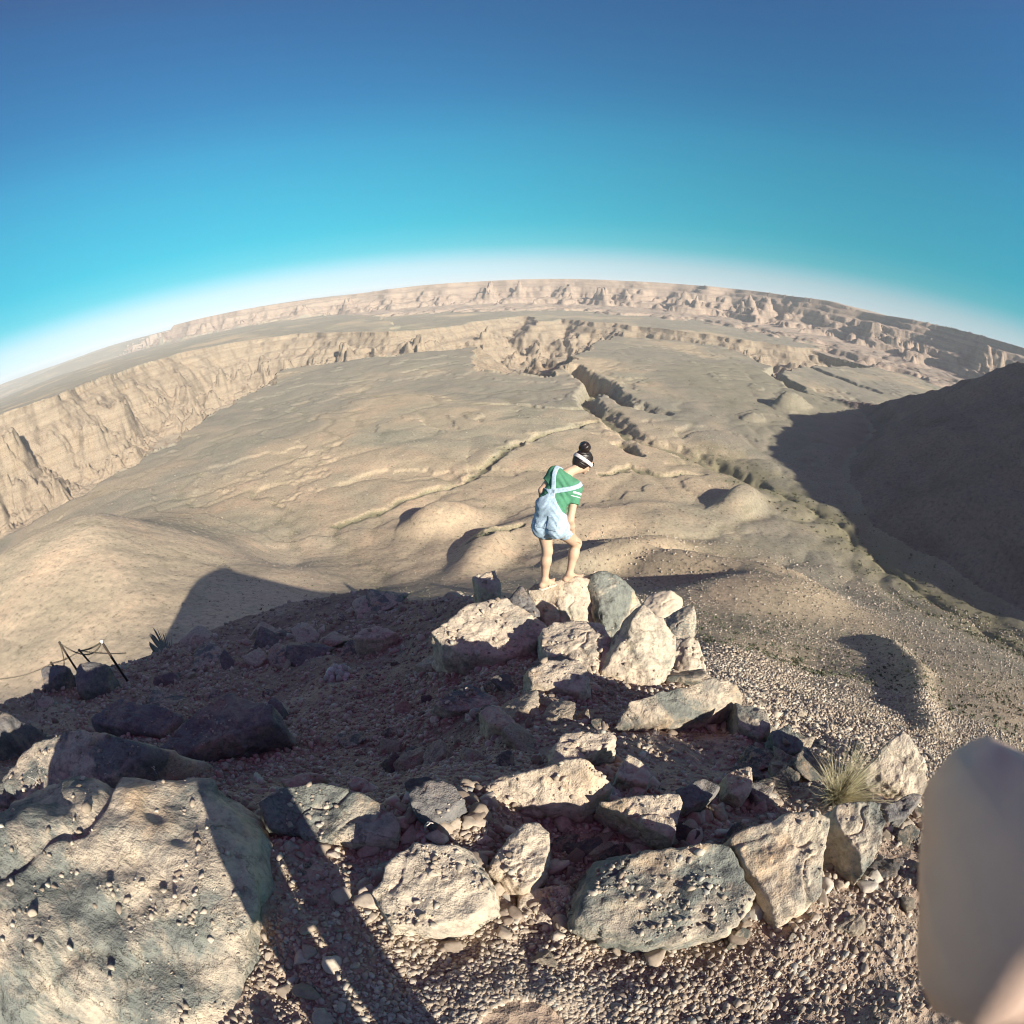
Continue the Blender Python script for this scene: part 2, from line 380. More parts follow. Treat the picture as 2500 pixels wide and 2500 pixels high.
        sel = (Zm > Z[m]) & ((front < 1500))
        km = K[m]; km[sel] = 2; K[m] = km
        Z[m] = np.where(sel, Zm, Z[m])
        # the far distance: low tablelands on the horizon
        far2 = smooth(9500, 13000, Rr)
        Z += far2 * (275 + 60 * fbm(X / 5000, Y / 5000, 2, 141)) * np.where(K == 2, 0, 1) * smooth(.1, .9, .5 + .9 * fbm(X / 7000 + 3, Y / 7000, 2, 151) + .3)
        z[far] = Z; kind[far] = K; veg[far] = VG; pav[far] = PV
    near = r < 60
    if near.any():
        X, Y, Rr = x[near], y[near], r[near]
        a = smooth(60, 25, Rr)
        z[near] += a * (0.10 * fbm(X / 1.3, Y / 1.3, 3, 201) * smooth(.2, 2, Rr) + 0.035 * fbm(X / .35, Y / .35, 3, 211) + .25 * fbm(X / 5, Y / 5, 2, 221) * smooth(4, 12, Rr))
    if full: return z, kind, veg, pav
    return z, kind, veg

# ------------------------------------------------------------------ materials
def nt(name):
    m = bpy.data.materials.new(name); m.use_nodes = True
    n = m.node_tree.nodes; l = m.node_tree.links
    b = n['Principled BSDF']
    b.inputs['Roughness'].default_value = 0.95
    b.inputs['Specular IOR Level'].default_value = 0.1
    return m, n, l, b
def noise(n, l, scale, detail=6, rough=0.6, vec=None, dist=0.0):
    t = n.new('ShaderNodeTexNoise'); t.inputs['Scale'].default_value = scale; t.inputs['Detail'].default_value = detail
    t.inputs['Roughness'].default_value = rough; t.inputs['Distortion'].default_value = dist
    if vec is not None: l.new(vec, t.inputs['Vector'])
    return t
def ramp(n, l, fac, stops):
    r = n.new('ShaderNodeValToRGB'); set_ramp(r, stops); l.new(fac, r.inputs['Fac']); return r
def mixc(n, l, fac, a, b, mode='MIX'):
    m = n.new('ShaderNodeMix'); m.data_type = 'RGBA'; m.blend_type = mode
    for s, v in ((0, fac), (6, a), (7, b)):
        if isinstance(v, (int, float)): m.inputs[s].default_value = v
        elif isinstance(v, tuple): m.inputs[s].default_value = (*v, 1)
        else: l.new(v, m.inputs[s])
    return m.outputs[2]
def bump(n, l, b, h, strength, dist, prev=None):
    k = n.new('ShaderNodeBump'); k.inputs['Strength'].default_value = strength; k.inputs['Distance'].default_value = dist
    l.new(h, k.inputs['Height'])
    if prev is not None: l.new(prev, k.inputs['Normal'])
    l.new(k.outputs[0], b.inputs['Normal'])
    return k.outputs[0]

def mat_plain(name='sandy_plain'):
    m, n, l, b = nt(name)
    g = n.new('ShaderNodeNewGeometry'); P = g.outputs['Position']
    big = noise(n, l, 1 / 420, 5, .6, P, .6); med = noise(n, l, 1 / 60, 6, .65, P, .4); fine = noise(n, l, 1 / 3.5, 7, .75, P)
    c1 = ramp(n, l, big.outputs['Fac'], [(.34, (.43, .345, .25)), (.48, (.405, .325, .235)), (.55, (.35, .305, .23)), (.64, (.265, .25, .195))])
    pa = n.new('ShaderNodeAttribute'); pa.attribute_name = 'pavement_shade'
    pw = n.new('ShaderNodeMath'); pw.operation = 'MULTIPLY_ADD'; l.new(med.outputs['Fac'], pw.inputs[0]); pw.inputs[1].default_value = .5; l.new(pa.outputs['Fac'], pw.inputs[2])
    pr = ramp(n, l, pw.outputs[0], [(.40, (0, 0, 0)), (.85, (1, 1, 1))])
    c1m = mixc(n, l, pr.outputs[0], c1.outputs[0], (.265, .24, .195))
    ng = n.new('ShaderNodeMath'); ng.operation = 'MULTIPLY'; ng.inputs[1].default_value = -1.0; l.new(pa.outputs['Fac'], ng.inputs[0])
    nr = ramp(n, l, ng.outputs[0], [(.1, (0, 0, 0)), (.9, (1, 1, 1))])
    c1m = mixc(n, l, nr.outputs[0], c1m, (.62, .50, .36))
    c2 = ramp(n, l, med.outputs['Fac'], [(.28, (.68, .68, .64)), (.42, (.92, .93, .9)), (.55, (1.0, .98, .95)), (.66, (1.12, 1.04, .98)), (.78, (1.22, 1.16, 1.1))])
    c3 = ramp(n, l, fine.outputs['Fac'], [(.32, (.36, .35, .33)), (.44, (.88, .88, .88)), (.7, (1.2, 1.18, 1.14))])
    c = mixc(n, l, 1.0, c1m, c2.outputs[0], 'MULTIPLY'); c = mixc(n, l, 1.0, c, c3.outputs[0], 'MULTIPLY')
    at = n.new('ShaderNodeAttribute'); at.attribute_name = 'scrub'
    sp = noise(n, l, 1 / 2.2, 5, .75, P)
    ad = n.new('ShaderNodeMath'); ad.operation = 'MULTIPLY_ADD'; l.new(at.outputs['Fac'], ad.inputs[0]); ad.inputs[1].default_value = .55; l.new(sp.outputs['Fac'], ad.inputs[2])
    vg = ramp(n, l, ad.outputs[0], [(.60, (0, 0, 0)), (.82, (1, 1, 1))])
    c = mixc(n, l, vg.outputs[0], c, (.20, .18, .115))
    l.new(c, b.inputs['Base Color'])
    k = bump(n, l, b, med.outputs['Fac'], .25, 2.0); bump(n, l, b, fine.outputs['Fac'], .8, .5, k)
    return m
def mat_cliff(name, cols, vscale, top=None):
    m, n, l, b = nt(name)
    g = n.new('ShaderNodeNewGeometry'); P = g.outputs['Position']
    sep = n.new('ShaderNodeSeparateXYZ'); l.new(P, sep.inputs[0])
    w = noise(n, l, 1 / 300, 4, .6, P)
    ma = n.new('ShaderNodeMath'); ma.operation = 'MULTIPLY_ADD'; l.new(w.outputs['Fac'], ma.inputs[0]); ma.inputs[1].default_value = 40.0; l.new(sep.outputs['Z'], ma.inputs[2])
    cb = n.new('ShaderNodeCombineXYZ'); l.new(ma.outputs[0], cb.inputs['Z'])
    st = noise(n, l, vscale, 5, .7, cb.outputs[0])
    c1 = ramp(n, l, st.outputs['Fac'], [(.35, cols[0]), (.5, cols[1]), (.65, cols[2])])
    pat = noise(n, l, 1 / 110, 6, .65, P, .5)
    c2 = ramp(n, l, pat.outputs['Fac'], [(.3, (.7, .68, .66)), (.5, (1, 1, 1)), (.7, (1.1, 1.05, .98))])
    c = mixc(n, l, 1.0, c1.outputs[0], c2.outputs[0], 'MULTIPLY')
    if top:
        sn = n.new('ShaderNodeSeparateXYZ'); l.new(g.outputs['True Normal'], sn.inputs[0])
        fl = ramp(n, l, sn.outputs['Z'], [(.93, (0, 0, 0)), (.985, (1, 1, 1))])
        c = mixc(n, l, fl.outputs[0], c, top)
    l.new(c, b.inputs['Base Color'])
    f = noise(n, l, 1 / 14, 6, .75, P)
    sp = ramp(n, l, noise(n, l, 1 / 5, 6, .78, P).outputs['Fac'], [(.34, (.5, .5, .5)), (.46, (.95, .95, .95)), (.68, (1.25, 1.22, 1.18))])
    c = mixc(n, l, 1.0, c, sp.outputs[0], 'MULTIPLY'); l.new(c, b.inputs['Base Color'])
    k = bump(n, l, b, st.outputs['Fac'], .5, 12.0); bump(n, l, b, f.outputs['Fac'], .9, 6.0, k)
    return m
def mat_hillside(name='stony_hillside'):
    m, n, l, b = nt(name)
    g = n.new('ShaderNodeNewGeometry'); P = g.outputs['Position']
    a = noise(n, l, .6, 5, .6, P); f = noise(n, l, 9, 6, .7, P)
    c1 = ramp(n, l, a.outputs['Fac'], [(.35, (.25, .185, .145)), (.55, (.33, .25, .19)), (.7, (.39, .315, .24))])
    c2 = ramp(n, l, f.outputs['Fac'], [(.3, (.6, .58, .56)), (.5, (1, 1, 1)), (.72, (1.2, 1.15, 1.05))])
    c = mixc(n, l, 1.0, c1.outputs[0], c2.outputs[0], 'MULTIPLY')
    l.new(c, b.inputs['Base Color'])
    vo = n.new('ShaderNodeTexVoronoi'); vo.inputs['Scale'].default_value = 28; l.new(P, vo.inputs['Vector'])
    k = bump(n, l, b, f.outputs['Fac'], .7, .05); bump(n, l, b, vo.outputs['Distance'], .8, .02, k)
    return m
M_PLAIN = mat_plain()
M_GORGE = mat_cliff('gorge_rock', [(.22, .17, .125), (.29, .23, .17), (.33, .265, .195)], 1 / 22.0, (.36, .30, .225))
M_MESA = mat_cliff('mesa_rock', [(.24, .18, .145), (.32, .245, .195), (.36, .285, .225)], 1 / 30.0, (.33, .27, .215))
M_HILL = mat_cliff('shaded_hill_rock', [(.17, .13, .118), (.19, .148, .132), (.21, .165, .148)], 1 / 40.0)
M_SIDE = mat_hillside()

# ------------------------------------------------------------------ land meshes
def mesh_obj(name, V, Fq, mat=None, smooth_=True, parent=None, attr=None, pav=None):
    me = bpy.data.meshes.new(name)
    V = np.asarray(V, np.float32); Fq = np.asarray(Fq, np.int32)
    me.vertices.add(len(V)); me.vertices.foreach_set('co', V.ravel())
    k = Fq.shape[1]
    me.loops.add(Fq.size); me.loops.foreach_set('vertex_index', Fq.ravel())
    me.polygons.add(len(Fq)); me.polygons.foreach_set('loop_start', np.arange(0, Fq.size, k, dtype=np.int32))
    me.update(calc_edges=True)
    if attr is not None:
        at = me.attributes.new('scrub', 'FLOAT', 'POINT'); at.data.foreach_set('value', np.asarray(attr, np.float32))
    if pav is not None:
        at = me.attributes.new('pavement_shade', 'FLOAT', 'POINT'); at.data.foreach_set('value', np.asarray(pav, np.float32))
    if smooth_: me.polygons.foreach_set('use_smooth', np.ones(len(Fq), bool))
    if mat: me.materials.append(mat)
    o = bpy.data.objects.new(name, me); COL.objects.link(o)
    if parent: o.parent = parent
    return o
def polar(azs, rs):
    A, Rg = np.meshgrid(np.radians(azs), rs)                 # rows: r, cols: az
    return Rg * np.sin(A), Rg * np.cos(A)
def quads(nr, nc, wrap=False):
    i = np.arange(nr - 1)[:, None]; j = np.arange(nc if wrap else nc - 1)[None, :]
    a = i * nc + j; b = i * nc + (j + 1) % nc
    return np.stack([a, b, b + nc, a + nc], -1)              # r outward, az clockwise
def sub_mesh(name, V, Fq, mat, attr=None, pav=None):
    u, inv = np.unique(Fq.ravel(), return_inverse=True)
    return mesh_obj(name, V[u], inv.reshape(-1, 4)[:, ::-1], mat, attr=None if attr is None else attr[u], pav=None if pav is None else pav[u])

Q = 1.0
make_drainage()
def build_land():
    azs = np.concatenate([np.arange(-178, -82, 4), np.arange(-82, 82, .15 / Q), np.arange(82, 182, 4)])
    rs = [15.0]
    while rs[-1] < 30000:
        r = rs[-1]
        k = .010 if r < 60 else .007 if r < 300 else .0042 if r < 1500 else .0026 if r < 4000 else .0022 if r < 7500 else .012
        rs.append(r * (1 + k / Q))
    rs = np.array(rs)
    X, Y = polar(azs, rs)
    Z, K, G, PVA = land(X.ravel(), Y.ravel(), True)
    Z = Z.copy(); Z[X.ravel() ** 2 + Y.ravel() ** 2 < 16 ** 2] -= .35
    V = np.stack([X.ravel(), Y.ravel(), Z], 1)
    fq = quads(len(rs), len(azs), True).reshape(-1, 4)
    kf = K[fq[:, 0]]
    print('land', len(V), len(rs), len(azs))
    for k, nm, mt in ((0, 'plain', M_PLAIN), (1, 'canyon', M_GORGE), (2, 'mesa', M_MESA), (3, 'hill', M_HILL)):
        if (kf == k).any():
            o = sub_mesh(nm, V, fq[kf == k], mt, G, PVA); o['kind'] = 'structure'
    az2 = np.arange(-180, 180, .4)
    r2 = np.exp(np.linspace(math.log(.04), math.log(16.2), 420))
    X, Y = polar(az2, r2)
    Z, K, G = land(X.ravel(), Y.ravel())
    V = np.stack([X.ravel(), Y.ravel(), Z], 1)
    o = sub_mesh('hillside', V, quads(len(r2), len(az2), True).reshape(-1, 4), M_SIDE); o['kind'] = 'structure'
build_land()
# ------------------------------------------------------------------ rocks
def perlin3(x, y, z, seed=0):
    x0, y0, z0 = np.floor(x), np.floor(y), np.floor(z)
    fx, fy, fz = (x - x0), (y - y0), (z - z0)
    ix, iy, iz = x0.astype(np.int64), y0.astype(np.int64), z0.astype(np.int64)
    u = fx * fx * (3 - 2 * fx); v = fy * fy * (3 - 2 * fy); w = fz * fz * (3 - 2 * fz)
    def c(dx, dy, dz):
        h = _hash(ix + dx + (iz + dz) * 131, iy + dy - (iz + dz) * 57, seed)
        return h.astype(np.float64) / 2147483648.0 - 1.0
    a = c(0, 0, 0) + u * (c(1, 0, 0) - c(0, 0, 0)); b = c(0, 1, 0) + u * (c(1, 1, 0) - c(0, 1, 0))
    e = c(0, 0, 1) + u * (c(1, 0, 1) - c(0, 0, 1)); f = c(0, 1, 1) + u * (c(1, 1, 1) - c(0, 1, 1))
    p = a + v * (b - a); q = e + v * (f - e)
    return p + w * (q - p)
def fbm3(P, s, oct=4, seed=0, gain=.5):
    t = 0; a = 1.0
    for k in range(oct):
        t = t + a * perlin3(P[:, 0] * s + 7.7 * k, P[:, 1] * s - 3.1 * k, P[:, 2] * s + 1.9 * k, seed + k); a *= gain; s *= 2.07
    return t

_land_cache = None
def gz(x, y):
    return land(np.atleast_1d(np.asarray(x, float)), np.atleast_1d(np.asarray(y, float)))[0]
def hit(px, py, h=0.0):
    """where the line of sight through a point of the print meets the ground raised by h"""
    d = ray(px, py)
    hd = math.hypot(d[0], d[1])
    t = np.exp(np.linspace(math.log(.25), math.log(60.0), 900)) / max(hd, .08)
    t = t[t < 90]
    P = d[None, :] * t[:, None]
    g = gz(P[:, 0], P[:, 1]) + h
    k = np.where(P[:, 2] <= g)[0]
    i = k[0] if len(k) else len(t) - 1
    if i == 0: return P[0]
    a, b = P[i - 1, 2] - g[i - 1], P[i, 2] - g[i]
    f = a / (a - b + 1e-12)
    return d * (t[i - 1] + f * (t[i] - t[i - 1]))

_ico = {}
def ico(k):
    if k not in _ico:
        bm = bmesh.new(); bmesh.ops.create_icosphere(bm, subdivisions=k, radius=1.0)
        V = np.array([v.co[:] for v in bm.verts]); F = np.array([[v.index for v in f.verts] for f in bm.faces]); bm.free()
        _ico[k] = (V / np.linalg.norm(V, axis=1)[:, None], F)
    return _ico[k]
def hull_planes(P):
    bm = bmesh.new()
    for p in P: bm.verts.new(p)
    bmesh.ops.convex_hull(bm, input=bm.verts[:], use_existing_faces=False)
    c = np.mean(P, 0)
    N, D = [], []
    for f in bm.faces:
        n = np.array(f.normal[:]);
        if np.linalg.norm(n) < .5: continue
        d = float(n @ (np.array(f.verts[0].co[:]) - c))
        if d < 0: n, d = -n, -d
        d = max(d, .01)
        if any(n @ m > .985 and abs(d - e) < .02 for m, e in zip(N, D)): continue
        N.append(n); D.append(d)
    bm.free()
    return np.array(N), np.array(D), c
def rock_shape(P, sub=5, p=22, rough=.05, seed=0, cracks=.5, chips=7):
    """a weathered block: the soft hull of corner points P, roughened, with ledges and cracks"""
    P = np.asarray(P, float)
    ext = np.maximum(P.max(0) - P.min(0), .02)
    c0 = (P.max(0) + P.min(0)) / 2
    N, D, c = hull_planes((P - c0) / ext)
    gch = np.random.default_rng(seed + 5)
    Pn = (P - c0) / ext - c
    for _ in range(chips):
        u = gch.normal(size=3); u[2] = abs(u[2]) * .8; u /= np.linalg.norm(u)
        N = np.vstack([N, u]); D = np.append(D, max((Pn @ u).max() * gch.uniform(.86, .99), .05))
    U, F = ico(sub)
    q = np.maximum(U @ N.T / D[None, :], 0)
    r = (q ** p).sum(1) ** (-1.0 / p)
    V = (c + U * r[:, None]) * ext + c0
    size = float(np.mean(np.sort(ext)[1:]))
    cen = c * ext + c0
    R = V - cen
    nrm = R / np.linalg.norm(R, axis=1)[:, None]
    Q = (V - cen) / size + seed * 3.1
    n1 = fbm3(Q, 2.2, 4, seed + 1, .55)
    n2 = fbm3(Q, 9.0, 3, seed + 9, .6)
    lay = Q[:, 2] * 7 + 1.6 * n1
    ledge = np.abs(lay - np.round(lay)) * 2                         # bedding
    cr = np.abs(fbm3(Q, 1.5, 3, seed + 21, .5))
    crack = np.exp(-(cr / .035) ** 2)
    rdg = 1 - 2 * np.abs(fbm3(Q, 2.8, 3, seed + 31, .55))
    disp = rough * size * (n1 * .7 + n2 * .38 + .45 * rdg + .25 * (ledge - .5)) - cracks * .05 * size * crack
    return V + nrm * disp[:, None], F

def mat_rock(name, base, grey, ochre, gp, dark=1.0):
    m, n, l, b = nt(name)
    tc = n.new('ShaderNodeTexCoord'); P = tc.outputs['Object']
    oi = n.new('ShaderNodeObjectInfo')
    ad = n.new('ShaderNodeVectorMath'); ad.operation = 'ADD'; l.new(P, ad.inputs[0])
    cx = n.new('ShaderNodeCombineXYZ')
    mu = n.new('ShaderNodeMath'); mu.operation = 'MULTIPLY'; mu.inputs[1].default_value = 37.0; l.new(oi.outputs['Random'], mu.inputs[0]); l.new(mu.outputs[0], cx.inputs[0]); l.new(cx.outputs[0], ad.inputs[1])
    P = ad.outputs[0]
    a = noise(n, l, 2.3, 9, .68, P, .5); o = noise(n, l, 1.7, 6, .62, P, .3); f = noise(n, l, 38, 6, .72, P); g = noise(n, l, 11, 5, .65, P)
    m1 = ramp(n, l, a.outputs['Fac'], [(gp - .06, (0, 0, 0)), (gp + .05, (1, 1, 1))])
    m2 = ramp(n, l, o.outputs['Fac'], [(.56, (0, 0, 0)), (.68, (1, 1, 1))])
    c = mixc(n, l, m2.outputs[0], base, ochre)
    c = mixc(n, l, m1.outputs[0], c, grey)
    fr = ramp(n, l, f.outputs['Fac'], [(.3, (.62, .62, .62)), (.47, (.96, .96, .96)), (.7, (1.2, 1.18, 1.12))])
    gr = ramp(n, l, g.outputs['Fac'], [(.32, (.72, .72, .74)), (.5, (1, 1, 1)), (.7, (1.08, 1.06, 1.0))])
    c = mixc(n, l, 1.0, c, fr.outputs[0], 'MULTIPLY'); c = mixc(n, l, 1.0, c, gr.outputs[0], 'MULTIPLY')
    l.new(c, b.inputs['Base Color'])
    vo = n.new('ShaderNodeTexVoronoi'); vo.feature = 'DISTANCE_TO_EDGE'; vo.inputs['Scale'].default_value = 4.5
    wv = n.new('ShaderNodeVectorMath'); wv.operation = 'ADD'; l.new(P, wv.inputs[0]); sc_ = n.new('ShaderNodeVectorMath'); sc_.operation = 'SCALE'; l.new(g.outputs['Color'], sc_.inputs[0]); sc_.inputs['Scale'].default_value = .25; l.new(sc_.outputs[0], wv.inputs[1]); l.new(wv.outputs[0], vo.inputs['Vector'])
    cm = ramp(n, l, vo.outputs['Distance'], [(0, (0, 0, 0)), (.022, (1, 1, 1))])
    mk = ramp(n, l, o.outputs['Fac'], [(.47, (0, 0, 0)), (.53, (1, 1, 1))])
    cmx = mixc(n, l, mk.outputs[0], cm.outputs[0], (1.0, 1.0, 1.0))
    k = bump(n, l, b, cmx, .7, .02); k = bump(n, l, b, g.outputs['Fac'], .7, .04, k); bump(n, l, b, f.outputs['Fac'], .8, .010, k)
    return m
R_PALE = mat_rock('pale_sandstone', (.50, .42, .33), (.29, .27, .225), (.47, .36, .25), .60)
R_GREY = mat_rock('lichen_grey_sandstone', (.48, .40, .31), (.185, .19, .17), (.50, .345, .215), .50)
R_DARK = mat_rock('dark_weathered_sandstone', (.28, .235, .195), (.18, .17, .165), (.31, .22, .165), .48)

def W(*pts): return pts
